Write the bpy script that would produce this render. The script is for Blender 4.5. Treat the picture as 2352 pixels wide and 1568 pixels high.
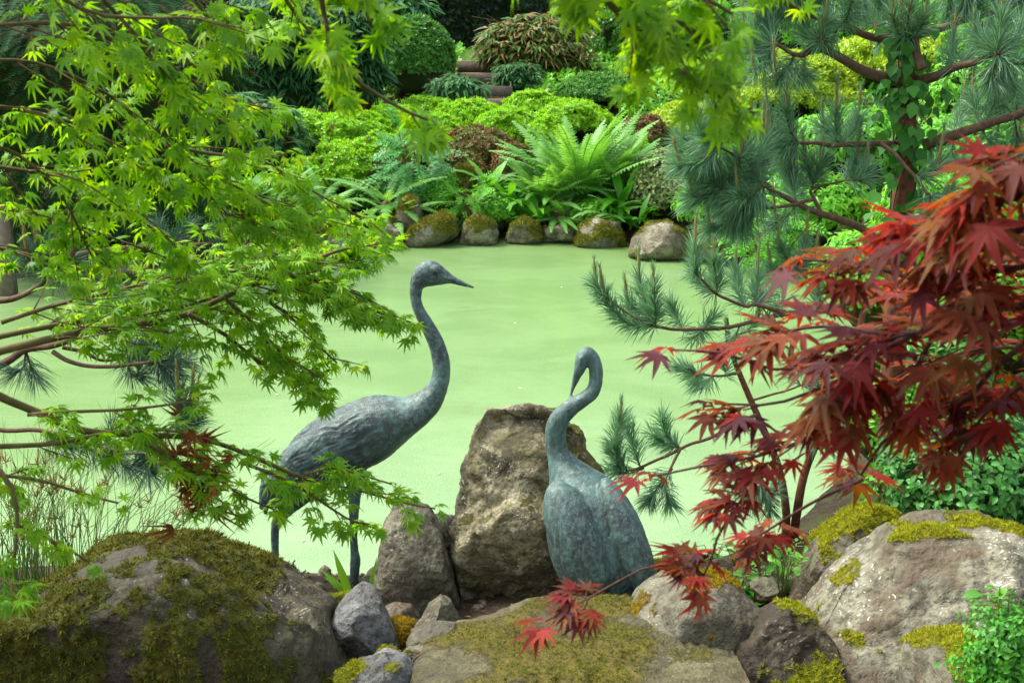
import bpy, math, random
import numpy as np
from mathutils import Matrix, Vector
for o in list(bpy.data.objects): bpy.data.objects.remove(o)
SC = bpy.context.scene
COL = SC.collection
rng = np.random.default_rng(7)
random.seed(7)
R = math.radians

# ------------------------------------------------------------------ camera, sky, sun, exposure
CAM = np.array([0.0, 0.0, 2.38]); PITCH = R(13.1); FPX = 2352*50/36.0
cd = bpy.data.cameras.new('camera'); cam = bpy.data.objects.new('camera', cd); COL.objects.link(cam)
cam.location = CAM; cam.rotation_euler = (R(90)-PITCH, 0, 0)
cd.lens = 50; cd.sensor_width = 36; cd.clip_start = 0.05; cd.clip_end = 600
cd.dof.use_dof = True; cd.dof.focus_distance = 5.9; cd.dof.aperture_fstop = 14.0
SC.camera = cam
SUN_EL, SUN_AZ = R(56), R(-72)          # azimuth measured from +Y (beyond the pond) towards +X
w = bpy.data.worlds.new('World'); SC.world = w; w.use_nodes = True
nt = w.node_tree; nt.nodes.clear()
sky = nt.nodes.new('ShaderNodeTexSky'); sky.sky_type = 'NISHITA'; sky.sun_disc = False
sky.sun_elevation = SUN_EL; sky.sun_rotation = SUN_AZ
sky.air_density = 1.0; sky.dust_density = 4.0; sky.ozone_density = 1.0
hs = nt.nodes.new('ShaderNodeHueSaturation'); hs.inputs['Saturation'].default_value = 0.45
bg = nt.nodes.new('ShaderNodeBackground'); bg.inputs['Strength'].default_value = 0.15
wo = nt.nodes.new('ShaderNodeOutputWorld')
nt.links.new(sky.outputs[0], hs.inputs['Color']); nt.links.new(hs.outputs[0], bg.inputs['Color']); nt.links.new(bg.outputs[0], wo.inputs['Surface'])
ld = bpy.data.lights.new('sun', 'SUN'); ld.energy = 1.4; ld.angle = R(16); ld.color = (1.0, 0.95, 0.86)
sun = bpy.data.objects.new('sun', ld); COL.objects.link(sun)
sdir = Vector((math.cos(SUN_EL)*math.sin(SUN_AZ), math.cos(SUN_EL)*math.cos(SUN_AZ), math.sin(SUN_EL)))
sun.rotation_euler = sdir.to_track_quat('Z', 'Y').to_euler(); sun.location = sdir*40
vs = SC.view_settings; vs.view_transform = 'Standard'; vs.look = 'None'; vs.gamma = 1.0; vs.use_curve_mapping = False
vs.exposure = 1.65
SC.render.engine = 'CYCLES'
cy = SC.cycles; cy.use_denoising = True; cy.max_bounces = 8; cy.diffuse_bounces = 3; cy.glossy_bounces = 3
cy.transmission_bounces = 6; cy.transparent_max_bounces = 8; cy.caustics_reflective = False; cy.caustics_refractive = False
try: cy.denoiser = 'OPENIMAGEDENOISE'; cy.denoising_input_passes = 'RGB_ALBEDO_NORMAL'
except Exception: pass

# ------------------------------------------------------------------ helpers: geometry
FW = np.array([0, math.cos(PITCH), -math.sin(PITCH)]); UP = np.array([0, math.sin(PITCH), math.cos(PITCH)]); RT = np.array([1., 0, 0])
def ray(px, py): return FW + (px-1176)/FPX*RT - (py-784)/FPX*UP
def at(px, py, Y):                       # the point at forward distance Y that stands where a measured photo point was
    r = ray(px, py); return CAM + r*(Y/r[1])
def mpp(px, py, Y):                      # metres per measured pixel there
    return float(np.dot(at(px, py, Y)-CAM, FW))/FPX
def proj(P):
    d = np.asarray(P)-CAM; z = d@FW; z = np.where(np.abs(z) < 1e-6, 1e-6, z)
    return 1176+d@RT/z*FPX, 784-d@UP/z*FPX, z
def unit(v): v = np.asarray(v, float); return v/np.maximum(np.linalg.norm(v, axis=-1, keepdims=True), 1e-9)
def sstep(a, b, x): t = np.clip((x-a)/(b-a), 0, 1); return t*t*(3-2*t)

def _h(ix, iy, iz, s):
    n = (ix.astype(np.uint32)*np.uint32(374761393) + iy.astype(np.uint32)*np.uint32(668265263) + iz.astype(np.uint32)*np.uint32(2246822519) + np.uint32((s*3266489917) & 0xffffffff))
    n = (n ^ (n >> np.uint32(13)))*np.uint32(1274126177); n = n ^ (n >> np.uint32(16))
    return n.astype(np.float64)/4294967295.0
def vnoise(p, s=0):
    p = np.asarray(p, float); i = np.floor(p).astype(np.int64); f = p-i; f = f*f*f*(f*(f*6-15)+10)
    x, y, z = i[:, 0], i[:, 1], i[:, 2]; fx, fy, fz = f[:, 0], f[:, 1], f[:, 2]
    def l(a, b, t): return a+(b-a)*t
    return l(l(l(_h(x,y,z,s), _h(x+1,y,z,s), fx), l(_h(x,y+1,z,s), _h(x+1,y+1,z,s), fx), fy),
             l(l(_h(x,y,z+1,s), _h(x+1,y,z+1,s), fx), l(_h(x,y+1,z+1,s), _h(x+1,y+1,z+1,s), fx), fy), fz)*2-1
_ROT = np.array(Matrix.Rotation(.73, 3, Vector((.36, .48, .8))))@np.array(Matrix.Rotation(.51, 3, 'X'))
def fbm(p, o=4, s=0, g=0.5):
    a = 1.; t = 0.; r = 0.; p = np.asarray(p, float)
    p = p@_ROT
    for k in range(o): r = r+a*vnoise(p*(2.03**k)+17.3*k, s+k); t += a; a *= g; p = p@_ROT
    return r/t
def ridge(p, o=3, s=0):
    a = 1.; t = 0.; r = 0.; p = np.asarray(p, float)
    for k in range(o): r = r+a*(1-np.abs(vnoise(p*(2.1**k)+9.1*k, s+k))*2); t += a; a *= .5; p = p@_ROT if o > 2 else p
    return r/t

def mk_mesh(name, V, F, mat=None, smooth=False, attrs=None):
    """V (n,3); F a list of index arrays, each (m,3) or (m,4)."""
    me = bpy.data.meshes.new(name); V = np.ascontiguousarray(V, dtype=np.float32)
    F = [np.asarray(f, dtype=np.int32) for f in (F if isinstance(F, list) else [F]) if len(f)]
    loops = np.concatenate([f.ravel() for f in F]); tot = np.concatenate([np.full(len(f), f.shape[1], np.int32) for f in F])
    start = np.concatenate([[0], np.cumsum(tot)[:-1]]).astype(np.int32)
    me.vertices.add(len(V)); me.vertices.foreach_set('co', V.ravel())
    me.loops.add(len(loops)); me.loops.foreach_set('vertex_index', loops)
    me.polygons.add(len(tot)); me.polygons.foreach_set('loop_start', start)
    me.update(calc_edges=True)
    if smooth: me.polygons.foreach_set('use_smooth', np.ones(len(tot), dtype=bool))
    for k, a in (attrs or {}).items():
        at_ = me.attributes.new(k, 'FLOAT', 'POINT'); at_.data.foreach_set('value', np.ascontiguousarray(a, dtype=np.float32))
    if mat: me.materials.append(mat)
    return me
WL = {}
def obj(name, me, parent=None, loc=None):
    """A mesh whose vertices are world coordinates minus loc, linked at loc (default: the parent's own origin)."""
    o = bpy.data.objects.new(name, me); COL.objects.link(o)
    pw = WL[parent.name] if parent else np.zeros(3)
    loc = pw if loc is None else np.asarray(loc, float)
    if parent: o.parent = parent
    o.location = loc-pw; WL[o.name] = loc; return o
def wmesh(name, V, F, mat, parent=None, loc=None, smooth=False, attrs=None, stuff=False):
    """The same from world coordinates."""
    l = (WL[parent.name] if parent else np.zeros(3)) if loc is None else np.asarray(loc, float)
    o = obj(name, mk_mesh(name, np.asarray(V)-l, F, mat, smooth, attrs), parent, l)
    if stuff: o['kind'] = 'stuff'
    return o
def tag(o, label, cat, group=None):
    o['label'] = label; o['category'] = cat
    if group: o['group'] = group
    return o
def empty(name, loc, label, cat, group=None):
    o = bpy.data.objects.new(name, None); COL.objects.link(o); o.location = loc; o.empty_display_size = .1
    WL[o.name] = np.asarray(loc, float); return tag(o, label, cat, group)
class MB:
    def __init__(s): s.V = []; s.F = {3: [], 4: []}; s.n = 0; s.A = []; s.B = []
    def add(s, V, F, a=0., b=0.):
        V = np.asarray(V, float)
        for f in (F if isinstance(F, list) else [F]):
            f = np.asarray(f)
            if len(f): s.F[f.shape[1]].append(f+s.n)
        s.V.append(V); s.n += len(V); s.A.append(np.broadcast_to(np.asarray(a, float), (len(V),))); s.B.append(np.broadcast_to(np.asarray(b, float), (len(V),)))
    def get(s): return np.concatenate(s.V), [np.concatenate(f) for f in s.F.values() if f]
    def rnd(s): return np.concatenate(s.A)
    def wobj(s, name, mat, parent=None, loc=None, smooth=True, stuff=False):
        V, F = s.get(); return wmesh(name, V, F, mat, parent, loc, smooth, {'rnd': s.rnd(), 'rib': np.concatenate(s.B)}, stuff)

def catmull(P, n):
    P = np.asarray(P, float); k = len(P); Q = np.vstack([2*P[0]-P[1], P, 2*P[-1]-P[-2]])
    t = np.linspace(0, k-1-1e-9, n); i = t.astype(int); f = (t-i)[:, None]
    a, b, c, d = Q[i], Q[i+1], Q[i+2], Q[i+3]
    return .5*((2*b)+(-a+c)*f+(2*a-5*b+4*c-d)*f*f+(-a+3*b-3*c+d)*f**3)
def tube(P, r, n=6):
    P = np.asarray(P, float); k = len(P); r = np.broadcast_to(np.asarray(r, float), (k,))
    T = unit(np.gradient(P, axis=0)); ref = np.array([.31, .2, .93]) if abs(T[0] @ np.array([.31, .2, .93])) < .9 else np.array([1., 0, 0])
    A = np.empty_like(P); a = unit(np.cross(T[0], ref))
    for i in range(k): a = unit(a-T[i]*(a@T[i])); A[i] = a
    B = np.cross(T, A); th = np.arange(n)*2*np.pi/n
    V = P[:, None]+r[:, None, None]*(np.cos(th)[None, :, None]*A[:, None]+np.sin(th)[None, :, None]*B[:, None])
    V = V.reshape(-1, 3); i = np.arange(k-1)[:, None]*n; j = np.arange(n)[None]; j2 = (j+1) % n
    Q = np.stack([i+j, i+j2, i+n+j2, i+n+j], -1).reshape(-1, 4)
    V = np.vstack([V, P[0], P[-1]]); c0, c1 = k*n, k*n+1; jj = np.arange(n); j2 = (jj+1) % n
    T3 = np.vstack([np.stack([np.full(n, c0), j2, jj], -1), np.stack([np.full(n, c1), (k-1)*n+jj, (k-1)*n+j2], -1)])
    return V, [Q, T3]
def box(lo, hi):
    lo, hi = np.asarray(lo, float), np.asarray(hi, float)
    V = np.array([[(hi if i & 1 else lo)[0], (hi if i & 2 else lo)[1], (hi if i & 4 else lo)[2]] for i in range(8)])
    return V, np.array([[0, 2, 3, 1], [4, 5, 7, 6], [0, 1, 5, 4], [2, 6, 7, 3], [0, 4, 6, 2], [1, 3, 7, 5]])
_ico = {}
def ico(s):
    if s in _ico: return _ico[s]
    t = (1+5**.5)/2
    V = unit(np.array([[-1,t,0],[1,t,0],[-1,-t,0],[1,-t,0],[0,-1,t],[0,1,t],[0,-1,-t],[0,1,-t],[t,0,-1],[t,0,1],[-t,0,-1],[-t,0,1]], float))
    F = np.array([[0,11,5],[0,5,1],[0,1,7],[0,7,10],[0,10,11],[1,5,9],[5,11,4],[11,10,2],[10,7,6],[7,1,8],[3,9,4],[3,4,2],[3,2,6],[3,6,8],[3,8,9],[4,9,5],[2,4,11],[6,2,10],[8,6,7],[9,8,1]])
    for _ in range(s):
        E = np.sort(np.vstack([F[:, [0,1]], F[:, [1,2]], F[:, [2,0]]]), axis=1); U, inv = np.unique(E, axis=0, return_inverse=True); inv = inv.ravel()
        M = unit(V[U[:, 0]]+V[U[:, 1]]); n = len(F); a, b, c = len(V)+inv[:n], len(V)+inv[n:2*n], len(V)+inv[2*n:]
        V = np.vstack([V, M]); F = np.vstack([np.stack([F[:,0],a,c],-1), np.stack([F[:,1],b,a],-1), np.stack([F[:,2],c,b],-1), np.stack([a,b,c],-1)])
    _ico[s] = (V, F); return V, F
def vnormals(V, F):
    N = np.zeros_like(V)
    fn = np.cross(V[F[:,1]]-V[F[:,0]], V[F[:,2]]-V[F[:,0]])
    for k in range(3):
        for c in range(3): N[:, c] += np.bincount(F[:, k], fn[:, c], len(V))
    return unit(N)

# ------------------------------------------------------------------ helpers: leaves
def basis(d, n):
    d = unit(d); n = unit(n-d*np.sum(n*d, -1, keepdims=True)); x = np.cross(d, n); return np.stack([x, d, n], -1)
def rvec(n): return unit(rng.normal(size=(n, 3)))
def scatter(tV, tF, M, T, S, rnd):
    n = len(T); k = len(tV)
    V = (np.einsum('nij,kj->nki', M, tV)*np.asarray(S).reshape(-1, 1, 1)+T[:, None]).reshape(-1, 3)
    F = (tF[None]+(np.arange(n)*k)[:, None, None]).reshape(-1, tF.shape[1])
    return V, F, np.repeat(rnd, k)
RIB = {}
def rib_of(tv): return RIB.get(id(tv), np.zeros(len(tv)))
def put_leaves(parent, tmpl, M, T, S, mat, nmax=300, name='leaf', rest='foliage', margin=0, minpx=9, rnd=None):
    """The nmax leaves that show largest become objects of their own (sharing meshes); the rest is one part."""
    T = np.asarray(T); S = np.asarray(S); n = len(T)
    rnd = rng.random(n) if rnd is None else rnd
    kind = rng.integers(0, len(tmpl), n)
    x, y, z = proj(T); px = S*FPX/np.maximum(z, .05)
    see = (x > -margin) & (x < 2352+margin) & (y > -margin) & (y < 1568+margin) & (z > .1) & (px > minpx)
    sc = np.where(see, px*(1+.2*rng.random(n)), -1); order = np.argsort(-sc); top = order[:nmax]; top = top[sc[top] > 0]
    key = mat.name+name
    meshes = [mk_mesh(name, tv, tf, mat, attrs={'rib': rib_of(tv)}) for tv, tf in tmpl] if len(top) else []
    pw = WL[parent.name]
    for i in top:
        o = bpy.data.objects.new(name, meshes[kind[i]]); COL.objects.link(o); o.parent = parent
        m = np.eye(4); m[:3, :3] = M[i]*S[i]; m[:3, 3] = T[i]-pw; o.matrix_basis = Matrix(m.tolist())
    mask = np.ones(n, bool); mask[top] = False
    if mask.any():
        mb = MB()
        for k, (tv, tf) in enumerate(tmpl):
            q = mask & (kind == k)
            if q.any():
                V, F, a = scatter(tv, tf, M[q], T[q], S[q], rnd[q]); mb.add(V, F, a, np.tile(rib_of(tv), q.sum()))
        mb.wobj(rest, mat, parent, smooth=False, stuff=True)

def maple_leaf(seed, slim=1.0, droop=.2):
    r = np.random.default_rng(seed)
    ang = np.radians([-108, -72, -36, 0, 36, 72, 108])+r.normal(0, .05, 7); ln = np.array([.42, .74, .93, 1., .93, .74, .42])*r.uniform(.9, 1.08, 7)
    sa = np.radians([-150, -90, -54, -18, 18, 54, 90, 150]); sr = np.array([.10, .24, .28, .3, .3, .28, .24, .10])
    dz = lambda x, y, e=0: -droop*(x*x+y*y)**.9+e
    V = [[0, 0, 0]]+[[sr[i]*math.sin(sa[i]), sr[i]*math.cos(sa[i]), .03] for i in range(8)]; F = []
    for k in range(7):
        a, L = ang[k], ln[k]; c, s = math.cos(a), math.sin(a); wd = .09*slim*(.75+.25*L)
        def P(l, q, e): x = l*s+q*c; y = l*c-q*s; return [x, y, dz(x, y, e)]
        i = len(V); b = r.normal(0, .05)
        V += [P(.52*L, 0, -.02), P(.5*L, -wd, .03), P(L, b*.5, -.06+b), P(.5*L, wd, .03)]
        sl, srr = 1+k, 2+k
        F += [[0, sl, i], [sl, i+1, i], [i+1, i+2, i], [i+2, i+3, i], [i+3, srr, i], [srr, 0, i]]
    i = len(V); V += [[-.012, 0, 0], [.012, 0, 0], [.02, -.3, .04], [-.004, -.3, .04], [.012, -.55, .1]]
    F += [[i, i+1, i+2], [i, i+2, i+3], [i+3, i+2, i+4]]
    V = np.array(V, float); rb = np.zeros(len(V)); rb[0] = 1; rb[9:37:4] = .8; rb[11:37:4] = -.6; RIB[id(V)] = rb; _keep.append(V)
    return V, np.array(F)
_keep = []
MAPLE = [maple_leaf(1, 1, .12), maple_leaf(2, .9, .3), maple_leaf(3, 1.05, .45), maple_leaf(4, .85, .6), maple_leaf(5, 1., .05)]
REDL = [maple_leaf(11, 1.0, .08), maple_leaf(12, .9, .15), maple_leaf(13, 1.05, .28), maple_leaf(14, .95, .0), maple_leaf(15, .95, .4), maple_leaf(16, .85, .12)]
def blade(n=4, wid=.1, bend=.4, fold=.02, shape=None, tipw=0.):
    """A long leaf along +Y of length 1."""
    t = np.linspace(0, 1, n+1); wf = (shape(t) if shape else np.sin(np.pi*np.clip(t*.92+.06, 0, 1))**.8)*wid
    y = t-.25*bend*t**3; z = -bend*t**2*.8
    V = []; F = []
    for k in range(n+1): V += [[-wf[k], y[k], z[k]+fold*wf[k]/wid], [0, y[k], z[k]-.0*fold], [wf[k], y[k], z[k]+fold*wf[k]/wid]]
    for k in range(n):
        a = 3*k; b = a+3
        F += [[a, a+1, b+1], [a, b+1, b], [a+1, a+2, b+2], [a+1, b+2, b+1]]
    return np.array(V, float), np.array(F)
def oval(wid=.3, bend=.2, fold=.06):
    V = np.array([[0, 0, 0], [-wid*.8, .3, fold], [0, .35, -bend*.1], [wid*.8, .3, fold], [-wid*.75, .65, fold-bend*.3], [0, .68, -bend*.4], [wid*.75, .65, fold-bend*.3], [0, 1, -bend]], float)
    return V, np.array([[0, 2, 1], [0, 3, 2], [1, 2, 5], [1, 5, 4], [2, 3, 6], [2, 6, 5], [4, 5, 7], [5, 6, 7]])
def rosette(k=6, seed=0, wid=.22, rise=.5, tri=False):
    r = np.random.default_rng(seed); Vs = []; Fs = []; n = 0
    for i in range(k):
        a = 2*np.pi*i/k+r.normal(0, .3); e = rise+r.normal(0, .25); L = r.uniform(.7, 1.1)
        d = np.array([math.cos(a)*math.cos(e), math.sin(a)*math.cos(e), math.sin(e)]); s = np.array([-math.sin(a), math.cos(a), 0])
        if tri: Vs += [d*.15-s*wid*.8*L, d*L+np.array([0, 0, -.06]), d*.3+s*wid*1.2*L]; Fs += [[n, n+1, n+2]]; n += 3; continue
        Vs += [d*.05, d*.5*L-s*wid*L, d*L+np.array([0, 0, -.06]), d*.5*L+s*wid*L]; Fs += [[n, n+1, n+2], [n, n+2, n+3]]; n += 4
    return np.array(Vs), np.array(Fs)
def frond(pairs=26, arch=.6, seed=0, wid=.16, lean=0.):
    """A fern frond of length ~1 leaving the crown upward and arching over: along +Y, up +Z."""
    r = np.random.default_rng(seed); t = np.linspace(0, 1, pairs+2)
    y = np.sin(t*arch*1.6)/(arch*1.6); z = (np.cos(t*arch*1.6)-1)/(arch*1.6); P = np.stack([lean*t*t*.3, y, z], -1); T = unit(np.gradient(P, axis=0))
    V = []; F = []
    for k in range(len(t)):
        V += [P[k]+[-.006, 0, 0], P[k]+[.006, 0, 0]]
        if k: a = 2*(k-1); F += [[a, a+1, a+3], [a, a+3, a+2]]
    for k in range(2, len(t)-1):
        L = wid*min(1, (t[k]*3.2)**.8)*(1-t[k])**.75*1.35+.012; h = .42/pairs
        for s in (-1, 1):
            d = unit(np.array([s*1., 0, 0])+T[k]*.35+np.array([0, 0, -.12])+r.normal(0, .06, 3)); i = len(V)
            V += [P[k]-T[k]*h, P[k]+d*L*.5-T[k]*h*1.05+[0, 0, .004], P[k]+d*L+[0, 0, -.12*L], P[k]+d*L*.5+T[k]*h*.8, P[k]+T[k]*h]
            F += [[i, i+1, i+4], [i+1, i+3, i+4], [i+1, i+2, i+3]]
    return np.array(V), np.array(F)

# ------------------------------------------------------------------ helpers: materials
def L(r, g, b):
    f = lambda c: (c/255/12.92) if c/255 <= .04045 else ((c/255+.055)/1.055)**2.4
    return (f(r), f(g), f(b), 1)
class NT:
    def __init__(s, name):
        s.m = bpy.data.materials.new(name); s.m.use_nodes = True; s.t = s.m.node_tree; s.t.nodes.clear()
        s.out = s.n('ShaderNodeOutputMaterial')
    def n(s, typ, ins=None, **kw):
        nd = s.t.nodes.new(typ)
        for k, v in kw.items(): setattr(nd, k, v)
        for k, v in (ins or {}).items(): s.set(nd, k, v)
        return nd
    def set(s, nd, k, v):
        if hasattr(v, 'is_output') or hasattr(v, 'links') and hasattr(v, 'node'): s.t.links.new(v, nd.inputs[k])
        elif isinstance(v, bpy.types.Node): s.t.links.new(v.outputs[0], nd.inputs[k])
        else: nd.inputs[k].default_value = v
    def mix(s, f, a, b, blend='MIX'):
        nd = s.n('ShaderNodeMix', data_type='RGBA', blend_type=blend); s.set(nd, 0, f); s.set(nd, 6, a); s.set(nd, 7, b); return nd.outputs[2]
    def math(s, op, a, b=0., clamp=False):
        nd = s.n('ShaderNodeMath', operation=op, use_clamp=clamp); s.set(nd, 0, a); s.set(nd, 1, b); return nd.outputs[0]
    def noise(s, scale, detail=4, rough=.55, vec=None, dist=0.):
        nd = s.n('ShaderNodeTexNoise', {'Scale': scale, 'Detail': detail, 'Roughness': rough, 'Distortion': dist})
        if vec is not None: s.set(nd, 'Vector', vec)
        return nd.outputs[0]
    def ramp(s, f, stops):
        nd = s.n('ShaderNodeValToRGB'); s.set(nd, 0, f); e = nd.color_ramp.elements
        while len(e) > 1: e.remove(e[-1])
        e[0].position = stops[0][0]; e[0].color = stops[0][1]
        for p, c in stops[1:]: x = e.new(p); x.color = c
        return nd.outputs[0]
    def step(s, f, a, b):
        nd = s.n('ShaderNodeMapRange', interpolation_type='SMOOTHSTEP'); s.set(nd, 0, f); s.set(nd, 1, a); s.set(nd, 2, b); return nd.outputs[0]
    def attr(s, name): return s.n('ShaderNodeAttribute', attribute_name=name).outputs['Fac']
    def obco(s): return s.n('ShaderNodeTexCoord').outputs['Object']
    def wpos(s): return s.n('ShaderNodeNewGeometry').outputs['Position']
    def done(s, sh): s.t.links.new(sh.outputs[0] if isinstance(sh, bpy.types.Node) else sh, s.out.inputs[0]); return s.m

def leaf_mat(name, cols, trans=.35, rough=.42, spec=.4, tcol=None, patch=None):
    """cols: ramp of leaf colours over each leaf's own random number."""
    k = NT(name)
    oi = k.n('ShaderNodeObjectInfo').outputs['Random']
    r = k.math('FRACT', k.math('ADD', k.attr('rnd'), oi))
    c = k.ramp(r, [(i/max(1, len(cols)-1), L(*x)) for i, x in enumerate(cols)])
    nz = k.noise(40, 2, .5, k.wpos()); c = k.mix(k.math('MULTIPLY', nz, .35), c, k.mix(1., c, (.55, .6, .5, 1), 'MULTIPLY'))
    rib = k.attr('rib'); c = k.mix(k.math('MULTIPLY', k.math('MAXIMUM', rib, 0.), .4), c, k.mix(1., c, (1.55, 1.5, 1.7, 1), 'MULTIPLY')); c = k.mix(k.math('MULTIPLY', k.step(k.math('MULTIPLY', rib, -1.), .25, .6), .3), c, L(120, 84, 40))
    if patch:                                                     # browned patches in the growth
        pz = k.step(k.noise(patch[1], 2, .5, k.wpos()), patch[2], patch[2]+.12); c = k.mix(pz, c, k.mix(r, L(*patch[0]), L(*patch[3])))
    p = k.n('ShaderNodeBsdfPrincipled', {'Base Color': c, 'Roughness': rough, 'Specular IOR Level': spec})
    if trans <= 0: return k.done(p)
    tc = k.mix(1., c, tcol or (1.5, 1.35, .55, 1), 'MULTIPLY')
    t = k.n('ShaderNodeBsdfTranslucent', {'Color': tc})
    return k.done(k.n('ShaderNodeMixShader', {0: trans, 1: p, 2: t}))
def bark_mat(name, c1, c2, scale=30, rough=.85):
    k = NT(name); v = k.obco(); n1 = k.noise(scale, 5, .65, v)
    p = k.n('ShaderNodeBsdfPrincipled', {'Base Color': k.mix(k.step(n1, .3, .7), L(*c1), L(*c2)), 'Roughness': rough, 'Specular IOR Level': .25})
    b = k.n('ShaderNodeBump', {'Strength': .6, 'Distance': .006, 'Height': k.noise(scale*1.5, 5, .7, v)}); k.set(p, 'Normal', b)
    return k.done(p)
# ------------------------------------------------------------------ materials
def rock_mat(name, c1, c2, c3, lichen=.5, mosscol=((92, 96, 30), (60, 66, 22), (122, 116, 40)), scale=1.0, stain=(70, 58, 40), stain_amt=.5):
    k = NT(name); v = k.wpos()
    n1 = k.noise(3.2*scale, 6, .6, v, .4); n2 = k.noise(14*scale, 6, .65, v); n3 = k.noise(60*scale, 4, .6, v)
    c = k.mix(k.step(n1, .4, .6), L(*c1), L(*c2)); c = k.mix(k.math('MULTIPLY', k.step(n2, .46, .62), .8), c, L(*c3))
    c = k.mix(k.math('MULTIPLY', k.step(k.noise(4.5*scale, 6, .68, v, .8), .46, .58), stain_amt), c, L(*stain))
    vo = k.n('ShaderNodeTexVoronoi', {'Vector': k.n('ShaderNodeVectorMath', {0: v, 1: k.n('ShaderNodeTexNoise', {'Scale': 9.0, 'Vector': v}).outputs[1]}, operation='ADD').outputs[0], 'Scale': 13.0*scale})
    ls = k.math('MULTIPLY', k.math('SUBTRACT', 1., k.step(vo.outputs['Distance'], .12, .3)), k.step(n1, .48, .6))
    c = k.mix(k.math('MULTIPLY', ls, lichen), c, L(186, 186, 172))
    c = k.mix(k.math('MULTIPLY', k.step(n3, .48, .7), .6), c, L(44, 40, 34))
    crv = k.attr('cav'); c = k.mix(k.math('MULTIPLY', k.step(crv, .25, .9), .55), c, L(52, 46, 34))      # darker in cracks and along chip joints
    m = k.attr('moss'); mz = k.math('ADD', m, k.math('MULTIPLY', k.math('SUBTRACT', k.noise(55, 5, .7, v), .5), 1.4))
    mf = k.step(mz, .4, .62)
    mc = k.mix(k.step(k.noise(24, 4, .6, v), .35, .65), L(*mosscol[0]), L(*mosscol[1])); mc = k.mix(k.math('MULTIPLY', k.step(k.noise(7, 3, .5, v), .5, .7), .8), mc, L(*mosscol[2]))
    c = k.mix(mf, c, mc)
    p = k.n('ShaderNodeBsdfPrincipled', {'Base Color': c, 'Roughness': k.mix(mf, (.72,)*3+(1,), (.95,)*3+(1,)), 'Specular IOR Level': .35})
    pit = k.n('ShaderNodeTexVoronoi', {'Vector': v, 'Scale': 38.0*scale}).outputs['Distance']
    hgt = k.math('ADD', k.math('MULTIPLY', pit, .12), k.math('ADD', k.math('MULTIPLY', n2, .6), k.math('ADD', k.math('MULTIPLY', n3, .3), k.math('MULTIPLY', k.math('MULTIPLY', mf, k.noise(160, 3, .7, v)), .7))))
    k.set(p, 'Normal', k.n('ShaderNodeBump', {'Strength': 1., 'Distance': .035, 'Height': hgt})); return k.done(p)
M_ROCK = rock_mat('stone_grey_brown', (91, 89, 68), (114, 111, 89), (61, 57, 39), stain=(58, 50, 36))
M_TALL = rock_mat('stone_algae', (116, 108, 76), (154, 147, 114), (84, 82, 36), .95, ((98, 96, 34), (74, 72, 26), (112, 106, 52)), 1.3, (58, 52, 30), .8)
M_DARK = rock_mat('stone_dark_mossy', (50, 46, 25), (74, 71, 45), (40, 36, 16), .5, ((84, 90, 24), (56, 62, 16), (104, 104, 34)), 1.0, (42, 30, 18), .85)
M_BLUE = rock_mat('stone_blue_grey', (90, 93, 92), (118, 119, 115), (68, 68, 64), .5, ((150, 150, 30), (110, 116, 30), (160, 140, 30)), stain=(60, 54, 44))
M_PALE = rock_mat('stone_pale', (96, 95, 76), (126, 124, 103), (62, 58, 40), .85, ((140, 132, 20), (104, 106, 22), (150, 122, 16)), .9, (80, 66, 46), .75)
M_SLAB = rock_mat('stone_slab', (80, 76, 48), (98, 93, 60), (54, 50, 28), .3, ((116, 106, 44), (84, 80, 30), (124, 108, 52)), 1.4, (74, 68, 36), .7)
M_OCHRE = rock_mat('stone_ochre_moss', (93, 92, 75), (116, 114, 94), (63, 59, 42), .7, ((150, 116, 14), (118, 96, 16), (128, 120, 24)), stain=(70, 58, 36))
M_PINK = rock_mat('stone_brownish', (102, 94, 77), (118, 108, 89), (76, 68, 53), .4, stain=(70, 58, 42))
M_SHORE = rock_mat('stone_shore', (112, 108, 86), (140, 134, 112), (84, 80, 58), .5, ((138, 140, 36), (104, 116, 34), (156, 148, 40)))
M_MOSS_OLIVE = leaf_mat('moss_olive', [(74, 80, 22), (104, 108, 32), (128, 126, 46), (90, 88, 34)], .2, .8, .15)
M_MOSS_DARK = leaf_mat('moss_dark', [(52, 58, 14), (80, 84, 20), (106, 108, 30), (72, 62, 26)], .2, .8, .15)
M_MOSS_GOLD = leaf_mat('moss_gold', [(130, 112, 14), (160, 134, 20), (118, 118, 22), (142, 98, 12)], .2, .8, .15)
M_MOSS_LIME = leaf_mat('moss_lime', [(118, 126, 16), (150, 152, 26), (136, 142, 22), (104, 108, 22)], .2, .8, .15)

def ground_mat():
    k = NT('soil_and_litter'); v = k.wpos(); n1 = k.noise(2.2, 6, .6, v); n2 = k.noise(26, 5, .7, v)
    c = k.mix(k.step(n1, .35, .65), L(46, 38, 28), L(64, 54, 40)); c = k.mix(k.math('MULTIPLY', k.step(n2, .5, .7), .8), c, L(92, 78, 58))
    c = k.mix(k.math('MULTIPLY', k.step(k.noise(5, 4, .6, v), .5, .62), .7), c, L(52, 62, 24))
    y = k.n('ShaderNodeSeparateXYZ', {0: v}).outputs[1]; g = k.step(k.math('ADD', y, k.math('MULTIPLY', n1, 1.)), 21.6, 22.3)
    c = k.mix(g, c, k.mix(n2, L(52, 86, 22), L(86, 126, 38)))
    p = k.n('ShaderNodeBsdfPrincipled', {'Base Color': c, 'Roughness': .95, 'Specular IOR Level': .2})
    k.set(p, 'Normal', k.n('ShaderNodeBump', {'Strength': 1., 'Distance': .03, 'Height': n2})); return k.done(p)
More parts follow.
